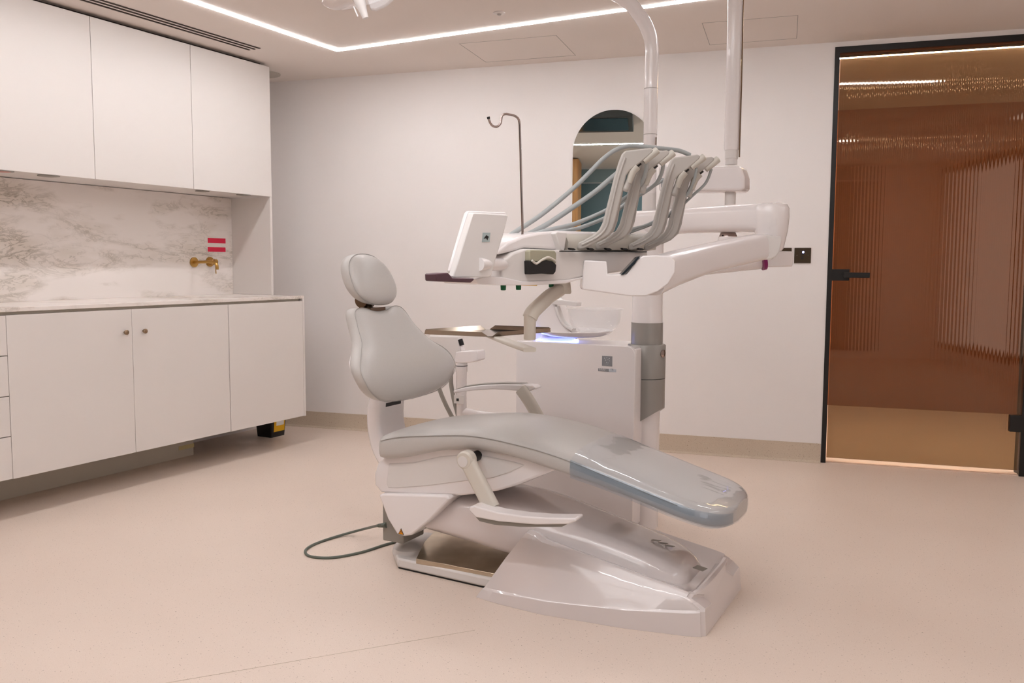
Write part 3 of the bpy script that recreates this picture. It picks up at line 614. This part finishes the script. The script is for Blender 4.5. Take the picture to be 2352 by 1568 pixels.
# ================================================================== DENTAL UNIT
un = thing('dental_unit', (-1.5, 3.6, 0), 'white dental delivery unit with column, swing arms and instrument table beside the chair', 'dental unit')
def sheet(pts, off, name, m, par, bev=.002, lab=None, seg=2): return mk(name, prism(pts, off), m, par, bevel=bev, seg=seg, smooth=True, label=lab)
ux0, ux1, uy = -1.812, -1.253, 3.45
fpz = [(ux0, .03), (ux1, .03), (ux1, .775), (ux1-.006, .79), (ux1-.018, .802), (ux1-.035, .806), (ux0+.004, .807), (ux0, .803)]
fp_ = sheet([(x, uy, z) for x, z in fpz], (0, .022, 0), 'front_panel', M_WHITE, un, .003)
mk('unit_body', bx(ux0+.004, ux1-.004, uy+.023, 3.78, .03, .795), M_WHITE, un, bevel=.006)
mk('plinth_foot', bx(ux0+.03, ux1-.03, uy+.03, 3.75, 0, .03), M_GREYPAINT, un)
a, b = AY(1383, 817, uy-.001), AY(1406, 841, uy-.001)
bd = mk('badge', bx(a.x, b.x, uy-.0018, uy, b.z, a.z), M_BADGE, un)
bm = BM(); cxb, czb = (a.x+b.x)/2, (a.z+b.z)/2
for q, (dx, dz, r) in enumerate(((-.011, .012, .0022), (-.001, .014, .002), (.010, .012, .0022), (-.006, .004, .002), (.004, .006, .0018), (.012, .002, .0015), (-.002, -.006, .0018), (.005, -.007, .0015), (-.004, -.013, .001), (.003, -.013, .001))): cyl((cxb+dx, uy-.0024, czb+dz), r, .001, (0, 1, 0), 10, bm)
mk('badge_emblem', bm, M_BADGEW, bd)
a, b = AY(1374, 845.5, uy-.001), AY(1415, 854.5, uy-.001); cxm_ = a.x+(b.x-a.x)*.6
b2 = mk('model_plate', bx(a.x, cxm_, uy-.0016, uy, b.z, a.z), M_BADGE, un)
mk('model_plate_end', bx(cxm_, b.x, uy-.0016, uy, b.z, a.z), M_BADGEW, b2)
mk('model_lettering', text_bm('S320', .0145, (a.x+.004, uy-.0017, b.z+.0045), (1, 0, 0), (0, 0, 1)), M_WHITE, b2)
mk('model_lettering', text_bm('TR', .012, (cxm_+.007, uy-.0017, b.z+.0055), (1, 0, 0), (0, 0, 1)), M_BADGE, b2)
# column
CX, CY_ = -1.262, 3.62
zz_ = lambda v: AY(1487, v, 3.56).z
mk('column', lathe([(.062, 0), (.062, .60), (.066, .60), (.066, zz_(742)), (.064, 1.28), (.060, 1.33)], (CX, CY_, 0)), M_WHITE, un, smooth=True)
mk('column_collar', lathe([(.0665, zz_(797)), (.0685, zz_(797)), (.0685, zz_(742)), (.0665, zz_(742))], (CX, CY_, 0)), M_GREYM, un, smooth=True, label='grey metallic collar')
bm = lathe([(.070, .66), (.082, .66), (.082, .80), (.078, .805), (.06, .805)], (CX, CY_, 0)); mk('column_bracket', bm, M_GREYM, un, smooth=True, label='grey metallic bracket around the column')
rings = [[Vector((CX+.0815*math.cos(t), CY_+.0815*math.sin(t), z if z > .5 else .475+.055*math.cos(t))) for t in [2*PI*i/40 for i in range(40)]] for z in (.1, .657)]
mk('column_bracket_lower', loft(rings), M_GREYM, un, smooth=True)
p = AY(1526, 812, 3.60); mk('chrome_button', lathe([(.017, 0), (.017, .004), (.010, .007)], (CX+.078, CY_-.02, p.z), (1, -.25, 0), 26), M_CHROME, un, smooth=True)
# deck, light ring, spittoon
dk = mk('deck', bx(ux0+.01, ux1-.012, uy+.024, 3.775, .7955, .799), M_WHITE, un)
rc = Vector((AY(1280, 775, 3.60).x, 3.60, 0))
lathe_ring = lathe([(.078, .799), (.098, .799), (.098, .806), (.078, .806)], rc, n=48, caps=False)
mk('light_ring', lathe_ring, M_LED, un, smooth=True, label='blue glowing ring')
mk('spittoon_foot', lathe([(.077, .799), (.077, .818), (.06, .83)], rc, n=40), M_WHITE, un, smooth=True)
dc = Vector((AY(1320, 760, 3.60).x, 3.60, 0))
mk('spittoon_plate', lathe([(.05, .822), (.12, .828), (.155, .838), (.172, .852), (.170, .855), (.15, .845), (.11, .838), (.02, .836)], dc, n=48), M_WHITE, un, smooth=True, bevel=.001)
bc = Vector((AY(1366, 730, 3.60).x, 3.60, 0))
bz0, bz1 = AY(1366, 762, 3.60).z, AY(1366, 709, 3.60).z
prof = [(.03, .006), (.075, .0), (.098, .018), (.112, .045), (.122, bz1-bz0), (.127, bz1-bz0+.002), (.127, bz1-bz0-.003), (.1185, bz1-bz0-.004), (.109, .045), (.094, .021), (.072, .004), (.02, .008)]
mk('spittoon_bowl', lathe([(r, h+bz0) for r, h in prof], bc, n=56), M_BOWL, un, smooth=True, label='clear glass spittoon bowl')
q = lambda u, v, y=3.60: AY(u, v, y)
mk('spittoon_tower', prism([q(1215, 786), q(1222, 740), q(1236, 700), q(1252, 682), (q(1268, 686)), q(1276, 700), q(1292, 740), q(1312, 764), q(1300, 786)], (0, .12, 0)), M_WHITE, un, bevel=.012, seg=3, smooth=True)
mk('cup_filler', prism([q(1262, 686, 3.57), q(1326, 694, 3.57), q(1325, 703, 3.57), q(1268, 699, 3.57)], (0, .05, 0)), M_WHITE2, un, bevel=.003, smooth=True)
mk('bowl_rinse', tube([q(1280, 704), q(1288, 728), q(1300, 745), q(1318, 757)], 1, k=6, up=(0, 1, 0), prof=rrect(.045, .014, .006, 3)), M_WHITE2, un, smooth=True)

# ---- cross bracket with two poles
bk_ = mk('pole_bracket', prism([AY(u, v, 3.60) for u, v in ((1512, 380), (1700, 380), (1704, 390), (1709, 406), (1709, 430), (1704, 439), (1512, 440))], (0, .11, 0)), M_WHITE, un, bevel=.014, seg=4, smooth=True)
a, b = AY(1519, 409, 3.5985), AY(1545, 429, 3.5985); lb = mk('rating_label', bx(a.x, b.x, 3.5985, 3.5995, b.z, a.z), M_BADGE, bk_)
bm = BM()
for i in range(6): box(bm, a.x+.004, b.x-.004-(i % 3)*.008, 3.598, 3.5984, a.z-.006-i*.0055, a.z-.004-i*.0055)
mk('label_lines', bm, M_BADGEW, lb)
pxA = AY(1492, 400, 3.62).x; zA = lambda v: AY(1492, v, 3.62).z
ctr = [Vector((pxA, 3.62, 1.33)), Vector((pxA, 3.62, zA(200))), Vector((pxA, 3.62, zA(110))), Vector((pxA-.012, 3.60, zA(72)))]
ctr += [Vector((pxA-.04, 3.575, zA(40))), Vector((pxA-.085, 3.53, zA(8))), Vector((pxA-.17, 3.44, zA(-14))), Vector((pxA-.30, 3.30, zA(-22))), Vector((-1.75, 3.05, zA(-20)))]
lpn = mk('light_pole', tube(ctr, .029, 20), M_WHITE, un, smooth=True)
for v in (205, 310): mk('pole_joint', cyl((pxA, 3.62, zA(v)), .0296, .002), M_GREYPAINT, lpn, smooth=True)
mk('pole_cable', tube([(pxA+.031, 3.60, zA(335)), (pxA+.032, 3.60, zA(318))], .004, 8), M_CHROME, lpn, smooth=True)
mk('lower_sleeve', cyl((pxA, 3.62, 1.30), .030, zA(444)-1.30), M_WHITE2, un, smooth=True)
px2 = AY(1530, 460, 3.64).x; mk('lower_sleeve', cyl((px2, 3.66, 1.30), .034, zA(444)-1.30), M_WHITE2, un, smooth=True)
pxB = AY(1680, 350, 3.655).x; zB = lambda v: AY(1680, v, 3.655).z
mp_ = mk('monitor_pole', lathe([(.028, zB(345)), (.030, zB(340)), (.030, H)], (pxB, 3.655, 0)), M_WHITE, un, smooth=True)
mk('pole_collar', lathe([(.024, zB(378)), (.024, zB(366)), (.027, zB(364)), (.027, zB(346)), (.029, zB(345))], (pxB, 3.655, 0)), M_WHITE2, mp_, smooth=True)
mk('pole_cable', tube([(pxB+.034, 3.65, zB(362)), (pxB+.035, 3.65, zB(200)), (pxB+.034, 3.65, zB(20)), (pxB+.034, 3.65, H)], .003, 8, k=1), M_BRKT, mp_, smooth=True)
mk('lower_pole', cyl((pxB, 3.655, zB(480)), .022, zB(438)-zB(480)), M_WHITE2, un, smooth=True)

# ---- horizontal swing arm: column -> elbow
z0a, z1a = AY(1500, 541, 3.56).z, AY(1487, 487, 3.56).z
EL = AD(1772, 500, 3.30); 
def beam_ring(c, w, z0, z1, r): 
    d = Vector((EL.x-CX, EL.y-CY_, 0)).normalized(); n_ = Vector((-d.y, d.x, 0)); h = z1-z0
    return [Vector((c.x, c.y, (z0+z1)/2))+n_*a+Vector((0, 0, b)) for a, b in rrect(w, h, r, 4)]
cpt = Vector((CX, CY_, 0)); ept = Vector((EL.x, EL.y, 0)); zt = AD(1772, 466, 3.30).z; zb2 = AD(1750, 529, 3.30).z
dd_ = (ept-cpt).normalized()
mk('swing_arm', loft([beam_ring(cpt-dd_*.07, .10, zb2+.012, zt-.012, .02), beam_ring(cpt-dd_*.06, .12, zb2, zt, .03), beam_ring(cpt.lerp(ept, .5), .115, zb2, zt, .03), beam_ring(ept-dd_*.05, .12, zb2-.005, zt, .03), beam_ring(ept+dd_*.03, .11, zb2-.02, zt, .035), beam_ring(ept+dd_*.05, .08, zb2-.0, zt-.02, .03)]), M_WHITE, un, smooth=True)
zl = AD(1772, 576, 3.30).z
mk('elbow_housing', lathe([(.040, zl), (.047, zl+.01), (.060, zb2+.0), (.064, (zb2+zt)/2), (.063, zt-.02), (.055, zt-.006), (.035, zt-.001)], (EL.x, EL.y, 0), n=44), M_WHITE, un, smooth=True)
# ---- spring arm: elbow -> instrument table
NE = (1520, 618); dN = 2.78
tp = [((1510, 588), (1497, 678)), ((1548, 577), (1545, 655)), ((1620, 561), (1610, 630)), ((1690, 546), (1680, 612)), ((1740, 537), (1744, 597)), ((1760, 539), (1758, 596))]
rings = []
L_ = len(tp)
for i, (t, b) in enumerate(tp):
    f = (t[0]-1510)/250; d = dN+(3.27-dN)*f; T = AD(*t, d); B = AD(*b, d); n_ = DD*.055
    up = (T-B); c = (T+B)/2; hh = up.length
    axis = Vector((EL.x-AD(1510, 600, dN).x, EL.y-AD(1510, 600, dN).y, 0)).normalized(); nrm = Vector((-axis.y, axis.x, 0))
    rings.append([c+nrm*a+up.normalized()*b_ for a, b_ in rrect(.085, hh, .024, 4)])
sa = mk('spring_arm', loft(rings), M_WHITE, un, smooth=True)
def dshape(pts, d, dep, name, m, par, bev=.01, lab=None): return mk(name, prism([AD(u, v, d) for u, v in pts], DD*dep), m, par, bevel=bev, seg=3, smooth=True, label=lab)
dshape([(1750, 540), (1795, 542), (1797, 553), (1791, 579), (1783, 590), (1770, 596), (1752, 596), (1742, 580), (1739, 562), (1743, 548)], 3.20, .11, 'elbow_knuckle', M_WHITE2, un, .006)
tb = dshape([(1342, 597), (1341, 603), (1336, 660), (1339, 665), (1446, 680), (1484, 680), (1512, 669), (1535, 652), (1551, 625), (1552, 600), (1540, 588), (1510, 586), (1478, 587), (1463, 596), (1440, 629), (1396, 630), (1394, 600)], 2.745, .085, 'table_bracket', M_WHITE, un, .008)
dshape([(1464, 590), (1470, 588), (1458, 606), (1432, 631), (1426, 631)], 2.74, .06, 'dark_gap', M_NAVY, un, .001)
sl = AD(1519, 661, 2.77); mk('status_lamp', cyl(sl, .006, .006, (-DD), 14), M_LEDB, un, smooth=True, label='tiny glowing blue lamp')
# ---- imaging arm behind the elbow
ia = mk('imaging_arm', tube([AD(1500, 628, 3.66), AD(1600, 622, 3.62), AD(1660, 614, 3.59), AD(1720, 603, 3.56), AD(1755, 596, 3.55)], [.018, .02, .02, .026, .033, .037], 18), M_WHITE, un, smooth=True)
dshape([(1756, 576), (1821, 577), (1823, 583), (1821, 612), (1757, 614)], 3.50, .08, 'arm_end_box', M_WHITE, ia, .006)
mk('magenta_ring', cyl(AD(1748, 597, 3.53), .042, .014, AD(1760, 594, 3.545)-AD(1750, 596, 3.545), 28), M_MAG, ia, smooth=True, label='magenta ring')
kd = AD(1672, 548, 3.45); mk('arm_joint', lathe([(.036, -.05), (.04, -.01), (.036, .008)], kd, (0, 0, 1), 30), M_WHITE, un, smooth=True)
mk('joint_cap', lathe([(.035, .008), (.03, .022), (.02, .028)], kd, (0, 0, 1), 30), M_CHROME, un, smooth=True, label='steel dome')

# ---- instrument table: long face runs along MP -> MQ
MP, MQ = AD(1155, 600, 2.52), AD(1500, 600, 3.0)
MD = Vector((MQ.x-MP.x, MQ.y-MP.y, 0)).normalized(); MN = Vector((-MD.y, MD.x, 0))      # MN points away from the camera
def AM(u, v, off=0):
    d = ray(u, v); p = MP+MN*off; t = (p-O).dot(MN)/d.dot(MN); return O+d*t
def mshape(pts, off, dep, name, m, par, bev=.004, lab=None, seg=3): return mk(name, prism([AM(u, v, off) for u, v in pts], MN*dep), m, par, bevel=bev, seg=seg, smooth=True, label=lab)
it = mshape([(1153, 648), (1154, 600), (1160, 596), (1180, 580), (1206, 571), (1290, 574), (1488, 579), (1488, 600), (1440, 622), (1338, 636), (1304, 645), (1220, 648)], 0, .16, 'instrument_table', M_WHITE2, un, .006)
mshape([(1146, 585), (1150, 572), (1168, 556), (1201, 541), (1240, 533), (1281, 529.5), (1480, 536), (1500, 545), (1500, 574), (1293, 574), (1206, 569), (1180, 577)], .015, .19, 'table_lid', M_WHITE, un, .008)
mshape([(1091, 640), (1120, 634), (1153, 636), (1200, 646), (1302, 643), (1339, 636), (1338, 640), (1300, 651), (1219, 655), (1148, 655), (1098, 652)], -.004, .15, 'table_lip', M_WHITE, un, .003)
# handpiece trough
rt_ = [AM(u, 556, .036) for u in (1286, 1490)]
mk('handpiece_trough', tube([rt_[0], rt_[1]], 1, k=6, up=(0, 0, 1), prof=[(.034, -.02), (.026, .02), (0, .036), (-.026, .03), (-.032, -.02)]), M_TROUGH, un, smooth=True, ang=60)
mshape([(1276, 536), (1281, 532), (1303, 534), (1296, 577), (1289, 575)], -.004, .03, 'trough_end', M_WHITE2, un, .003)
bm = prism([AM(u, v, -.016) for u, v in ((1290, 575.5), (1486, 577), (1486, 579.5), (1290, 577.8))], MN*.01); mk('trough_edge', bm, M_DARK, un)
for u in (1315, 1358, 1398, 1436, 1472):
    bm = prism([AM(u+a, v, -.016) for a, v in ((-6, 569), (3, 570), (8, 573), (4, 575), (-4, 573))], MN*.01); mk('slot_mark', bm, M_DARK, un)
# connector dock
dk_ = mshape([(1216, 576), (1222, 573), (1275, 575), (1279, 582), (1278, 606), (1216, 600)], -.018, .03, 'connector_dock', mat('sage plastic', srgb(170, 164, 142), .45), un, .004)
mshape([(1216, 598), (1224, 600), (1232, 607), (1243, 601), (1256, 597), (1270, 600), (1279, 608), (1277, 624), (1272, 630), (1250, 628), (1217, 630)], -.022, .028, 'dock_lower', M_DARK, dk_, .003)
bm = tube([AM(u, v, -.024) for u, v in ((1222, 598), (1232, 605), (1246, 596), (1260, 591), (1276, 599))], .0035, 8); mk('dock_rib', bm, M_IVORY, dk_, smooth=True)
# knobs under the table
for (u0, v0, u1, v1, m, n_, off) in ((1150, 651, 1162, 666, M_GREEN, 'green_knob', .02), (1185, 650, 1197, 665, M_GREEN, 'green_knob', .02), (1262, 648, 1270, 659, M_GREEN, 'green_knob', .10)):
    c_ = AM((u0+u1)/2, v0-2, off); hz = c_.z-AM((u0+u1)/2, v1, off).z
    mk(n_, lathe([(.0085, 0), (.0075, -hz), (.005, -hz-.001)], c_, n=20), m, un, smooth=True)
mshape([(1212, 648), (1235, 648), (1234, 656), (1213, 656)], .02, .03, 'yellow_tab', M_YEL, un, .001)
# display, seen from the back
ds = prism([AM(u, v, -.03) for u, v in ((1086, 490), (1090, 488.5), (1165, 493), (1167, 497), (1156, 540), (1138, 598), (1129, 634), (1122, 637), (1044, 638), (1041, 636), (1052, 600), (1072, 535))], MN*.022+Vector((0, 0, .002)))
dsp = mk('display', ds, M_WHITE2, un, bevel=.003, smooth=True)
mk('display_bezel', prism([AM(u, v, -.006) for u, v in ((1077, 484), (1160, 487), (1164, 490), (1127, 630), (1036, 627), (1034, 622), (1072, 490))], MN*.014), M_WHITE, dsp, bevel=.003, smooth=True)
ci = AM(1117, 545, -.0305); rd = (AM(1127, 545, -.0305)-ci)
upv_ = (AM(1113, 560, -.0305)-AM(1121, 530, -.0305)).normalized()
mk('logo_badge', prism([ci+MD*.0, ci+MD*.0+Vector((0, 0, 0))][:0]+[ci+rd*a+Vector((0, 0, b)) for a, b in ((-.8, .013), (.9, .013), (.7, -.012), (-1.0, -.012))], -MN*.001), M_TEAL, dsp, label='small shiny blue green logo')
bm = prism([ci-MN*.0012+rd*a+Vector((0, 0, b)) for a, b in ((-.1, .006), (.5, .002), (.3, -.003), (.15, -.008), (-.1, -.002), (-.7, -.004), (-.4, .001))], -MN*.0006); mk('logo_figure', bm, M_DARK, dsp)
hp = mk('display_handle', prism([AM(u, v, -.045) for u, v in ((1002, 629), (1005, 628), (1030, 626), (1040, 638), (1090, 639), (1088, 644), (1082, 649), (1006, 646), (1003, 645))], MN*.05), M_PLUM, un, bevel=.003, smooth=True, label='plum coloured grab handle')
c0, c1 = AM(1099, 607, -.028), AM(1158, 608, .02)
mk('display_pivot', tube([c0, c1], .0185, 24, k=1), M_WHITE, un, smooth=True)
# drip hook
hk = un
hk = mk('drip_hook', tube([AM(u, v, .05) for u, v in ((1171, 582), (1176, 572), (1187, 560), (1196, 549), (1200, 538), (1200, 515), (1198, 450), (1196, 372), (1194, 300), (1193, 282), (1190, 272), (1182, 266), (1170, 263), (1160, 262), (1153, 266), (1151, 275), (1149, 284), (1141, 291), (1132, 289), (1126, 282), (1122, 271))], .0035, 10, k=5), M_CHROME, un, smooth=True)
mk('rod_tip', tube([AM(1122.5, 273, .05), AM(1121.5, 268, .05)], .0045, 10, k=1), M_DARK, hk, smooth=True)

# ---- whip arms with hoses
OUT = [(1325, 561), (1330, 556), (1340, 552), (1362, 540), (1377, 527), (1385, 512), (1391, 490), (1401, 450), (1412, 405), (1422, 372), (1430, 352), (1436, 346), (1470, 342), (1494, 339), (1501, 342), (1499, 350), (1485, 362), (1471, 374), (1447, 391), (1439, 402), (1433, 425), (1424, 465), (1414, 505), (1408, 526), (1398, 540), (1372, 555), (1345, 569), (1334, 573), (1326, 571)]
def hoses(par, pts, r, m=None, nm='hose'): return mk(nm, tube([AD(u, v, d) for u, v, d in pts], r, 12, k=6), m or M_HOSE, par, smooth=True)
arms = [(0, 0, 2.74), (41, 4, 2.80), (118, 15, 2.91), (154, 18, 2.97)]
for i, (du, dv, dep) in enumerate(arms):
    # the row recedes: scale the outline about the horizon
    s = 2.74/dep; U = lambda u: 1326+du+(u-1326)*(s if i else 1); V = lambda v: (605+(v-605)*s) if i else v
    P2 = [(U(u)+(0), V(v)) for u, v in OUT]
    w_ = mk('whip_arm', prism([AD(u, v, dep) for u, v in P2], DD*.026), M_GREYP, un, bevel=.0045, seg=3, smooth=True)
    mk('arm_rib', tube([AD(U(u), V(v), dep-.001) for u, v in ((1336, 562), (1372, 544), (1392, 522), (1402, 485), (1420, 410), (1436, 362))], .0035, 8), M_GREYP, w_, smooth=True)
    mk('arm_rear_leaf', prism([AD(U(u)+7, V(v)+2, dep+.030) for u, v in ((1404, 440), (1418, 392), (1428, 392), (1424, 440), (1412, 505), (1404, 528), (1385, 545), (1360, 556), (1380, 535), (1392, 505))], DD*.014), M_GREYP, w_, bevel=.003, smooth=True)
    tipc = AD(U(1506), V(348), dep+.012)
    mk('tip_sleeve', tube([AD(U(1478), V(371), dep+.012), tipc, AD(U(1511), V(344), dep+.012)], [.0105, .012, .012, .007], 16, k=5), M_TROUGH, w_, smooth=True)
    mk('coupling', tube([AD(U(1462), V(382), dep+.012), AD(U(1452), V(396), dep+.012), AD(U(1444), V(420), dep+.012)], [.014, .0125, .0095], 16, k=4), M_TROUGH, w_, smooth=True)
    mk('coupling_mouth', tube([AD(U(1471), V(374), dep+.010), AD(U(1450), V(391), dep+.010)], .006, 10, k=1), M_DARK, w_, smooth=True)
    mk('handpiece', tube([AD(U(1445), V(412), dep+.012), AD(U(1440), V(424), dep+.012), AD(U(1436), V(434), dep+.012), AD(U(1434), V(439), dep+.012)], [.009, .0095, .012, .009], 14, k=4), M_GREYP, w_, smooth=True)
    d0 = dep+.014
    if i == 0: hoses(w_, [(1486, 366, d0), (1484, 392, d0+.02), (1474, 420, d0+.05), (1450, 444, d0+.06), (1409, 472, d0+.06), (1377, 490, d0+.05), (1314, 515, d0), (1250, 530, d0-.05), (1195, 548, 2.72)], .0062)
    if i == 1: hoses(w_, [(1524, 374, d0), (1519, 399, d0+.02), (1503, 425, d0+.05), (1463, 452, d0+.06), (1433, 471, d0+.06), (1399, 496, d0+.05), (1335, 522, d0), (1292, 532, d0-.05), (1250, 545, 2.80)], .0062)
    if i == 2: hoses(w_, [(1600, 386, d0), (1594, 416, d0+.02), (1577, 448, d0+.05), (1543, 486, d0+.06), (1516, 501, d0+.06), (1484, 517, d0+.04), (1454, 525, d0), (1430, 534, d0-.02)], .0048)
    if i == 3: hoses(w_, [(1634, 388, d0), (1621, 420, d0+.02), (1592, 448, d0+.02), (1545, 490, d0+.02), (1518, 505, d0), (1484, 520, d0-.02), (1456, 530, d0-.05), (1430, 540, 2.98)], .0048)
hoses(un, [(1155, 550, 2.72), (1200, 522, 2.74), (1250, 488, 2.78), (1314, 435, 2.84), (1356, 394, 2.88), (1385, 365, 2.9), (1415, 344, 2.92), (1448, 335, 2.95), (1490, 338, 2.97), (1530, 342, 3.0), (1560, 346, 3.02), (1585, 356, 3.03)], .0075)
hoses(un, [(1172, 556, 2.72), (1215, 537, 2.75), (1260, 513, 2.78), (1320, 473, 2.83), (1370, 438, 2.87), (1405, 408, 2.9), (1445, 378, 2.93), (1475, 362, 2.95)], .0085)
hoses(un, [(1230, 548, 2.74), (1280, 531, 2.78), (1330, 512, 2.84), (1372, 492, 2.93), (1420, 468, 2.98), (1505, 425, 3.05), (1550, 393, 3.06), (1580, 372, 3.06)], .005)

# ---- tray arm and tray
ta = mk('tray_arm', tube([AM(1292, 652, .1), AM(1286, 664, .095), AM(1262, 680, .08), AM(1240, 700, .06), AM(1224, 716, .05), AM(1217, 730, .05)], 1, k=6, up=MN, prof=rrect(.042, .040, .014, 4)), M_IVORY, un, smooth=True)
mk('tray_arm_head', lathe([(.029, 0), (.033, -.035), (.03, -.04)], AM(1289, 646, .1)), M_IVORY, ta, smooth=True)
tpz = AM(1217, 720, .05); tz = AM(1217, 775, .05)
mk('tray_post', lathe([(.0185, 0), (.0185, tz.z-tpz.z-.004), (.017, tz.z-tpz.z-.006)], tpz, n=30), M_IVORY, ta, smooth=True)
c_ = {k: AZ(u, v, .895) for k, (u, v) in dict(L=(960, 765), N=(1126, 772), R=(1279, 760), F=(1112, 750)).items()}
cen = (c_['L']+c_['R'])/2
e1 = (c_['R']-c_['L'])/2; e2 = (c_['N']-cen)
mk('tray_bar', tube([Vector((tz.x, tz.y, .884)), cen.lerp(Vector((tz.x, tz.y, .884)), .5)+Vector((0, 0, -.006)), cen+Vector((0, 0, -.009))], 1, k=3, up=(0, 0, 1), prof=rrect(.014, .04, .005, 3)), M_IVORY, ta, smooth=True)
mk('tray_support', lathe([(.05, -.004), (.05, -.010), (.03, -.012)], cen, n=30), M_IVORY, ta, smooth=True)
ty = thing('instrument_tray', cen, 'shallow polished steel tray on the arm above the backrest', 'tray')
cor = [cen+e1*a+e2*b for a, b in ((1, 0), (0, 1), (-1, 0), (0, -1))]
sq = []
for i in range(4):
    a, b, c3 = cor[i-1], cor[i], cor[(i+1) % 4]
    for t in (0, .5, 1): m1 = b.lerp(a, .09); m2 = b.lerp(c3, .09); sq.append(m1*(1-t)**2+b*2*t*(1-t)+m2*t*t)
inn = [cen+(p-cen)*.93 for p in sq]
bm = prism([p+Vector((0, 0, -.0035)) for p in inn], (0, 0, .0015)); mk('tray_floor', bm, M_STEELT, ty)
for i in range(4):
    a, b = cor[i], cor[(i+1) % 4]; a1, b1 = a.lerp(b, .10), b.lerp(a, .10); o_ = (cen-(a+b)/2).normalized()
    ia_, ib_ = a1+o_*.012, b1+o_*.012
    up_ = Vector((0, 0, .012)); dn = Vector((0, 0, -.003)); n2 = (b-a).normalized()*.012
    mk('tray_rim', prism([ia_+dn-n2, ib_+dn+n2, b1+up_-n2*.2, a1+up_+n2*.2], Vector((0, 0, .0012))+o_*-.0012), M_STEELT, ty)

# ---- assistant's console
YA = 3.42
qa = lambda u, v, y=YA: AY(u, v, y)
ac = mk('assistant_post', lathe([(.024, qa(1060, 985).z), (.024, qa(1060, 855).z), (.027, qa(1060, 853).z), (.027, qa(1060, 832).z)], (qa(1060, 900).x, YA, 0)), M_WHITE, un, smooth=True)
mk('post_socket', bx(qa(1050, 900).x, qa(1072, 900).x, YA-.028, YA-.02, qa(1060, 925).z, qa(1060, 906).z), M_WHITE2, ac)
mk('socket_mark', bx(qa(1056, 900).x, qa(1061, 900).x, YA-.030, YA-.027, qa(1060, 919).z, qa(1060, 913).z), M_DARK, ac)
mk('post_ring', cyl((qa(1060, 840).x, YA, qa(1060, 840).z), .0278, .003), M_DARK, ac, smooth=True)
mk('assistant_holder', prism([qa(u, v, YA-.03) for u, v in ((1042, 831), (1046, 808), (1060, 806), (1095, 805), (1097, 812), (1097, 828), (1080, 833), (1050, 834))], (0, .07, 0)), M_WHITE, un, bevel=.006, seg=3, smooth=True)
mk('suction_tip', tube([qa(1066, 815), qa(1061, 795), qa(1058, 780)], .0095, 14, k=3), M_WHITE, un, smooth=True)
mk('suction_nozzle', tube([qa(1061, 793, YA-.003), qa(1057, 779, YA-.003)], .0112, 14, k=1), M_DARK, un, smooth=True)
mk('assistant_panel', prism([qa(u, v, YA+.02) for u, v in ((984, 770), (1052, 772), (1058, 830), (1048, 845), (1000, 850), (985, 820))], (0, .03, 0)), M_WHITE2, un, bevel=.008, seg=3, smooth=True)
mk('assistant_arm', tube([(qa(1060, 960).x, YA, .47), (-1.95, 3.46, .45), (ux0+.01, 3.55, .45)], .022, 16), M_WHITE, un, smooth=True)
mk('suction_hose', tube([qa(1036, 850), qa(1036, 880), qa(1042, 915), qa(1052, 955), qa(1056, 985)], .010, 12), M_GREYPAINT, un, smooth=True)
mk('suction_hose', tube([qa(1000, 860), qa(1008, 890), qa(1022, 925), qa(1040, 960), qa(1056, 985)], .010, 12), M_GREYPAINT, un, smooth=True)
# ---- operating light, mostly above the frame
lh = AD(868, -35, 2.75)
ol = mk('operating_light', loft([[lh+DR*(r*.17*math.cos(t)+o)+DD*(r*.10*math.sin(t))+Vector((0, 0, z+.06*r*math.cos(t))) for t in [2*PI*i/32 for i in range(32)]] for r, z, o in ((.2, .06, 0), (.7, .055, 0), (1, .02, 0), (1, .0, 0), (.85, -.02, 0), (.4, -.028, 0))]), M_WHITE, un, smooth=True)
hd_ = [AD(822, -8, 2.7), AD(828, 8, 2.7), AD(834, 25, 2.7), AD(840, 42, 2.7)]
mk('light_handle', tube(hd_, [.02, .017, .014, .011, .009], 16), M_WHITE2, ol, smooth=True)
mk('handle_wire', tube([AD(812, 15, 2.69), AD(822, 38, 2.69)], .002, 8, k=1), M_WHITE, ol, smooth=True)
mk('light_cover', prism([AD(u, v, 2.69) for u, v in ((840, -5), (915, -14), (885, 12), (862, 22), (850, 20))], DD*.02), M_CLEAR, ol, bevel=.003, smooth=True)
mk('light_arm', tube([Vector((-1.75, 3.05, zA(-20))), Vector((-1.82, 2.95, zA(-20)+.0)), lh+Vector((0, .1, .14)), lh+Vector((0, 0, .06))], .022, 16), M_WHITE, un, smooth=True)
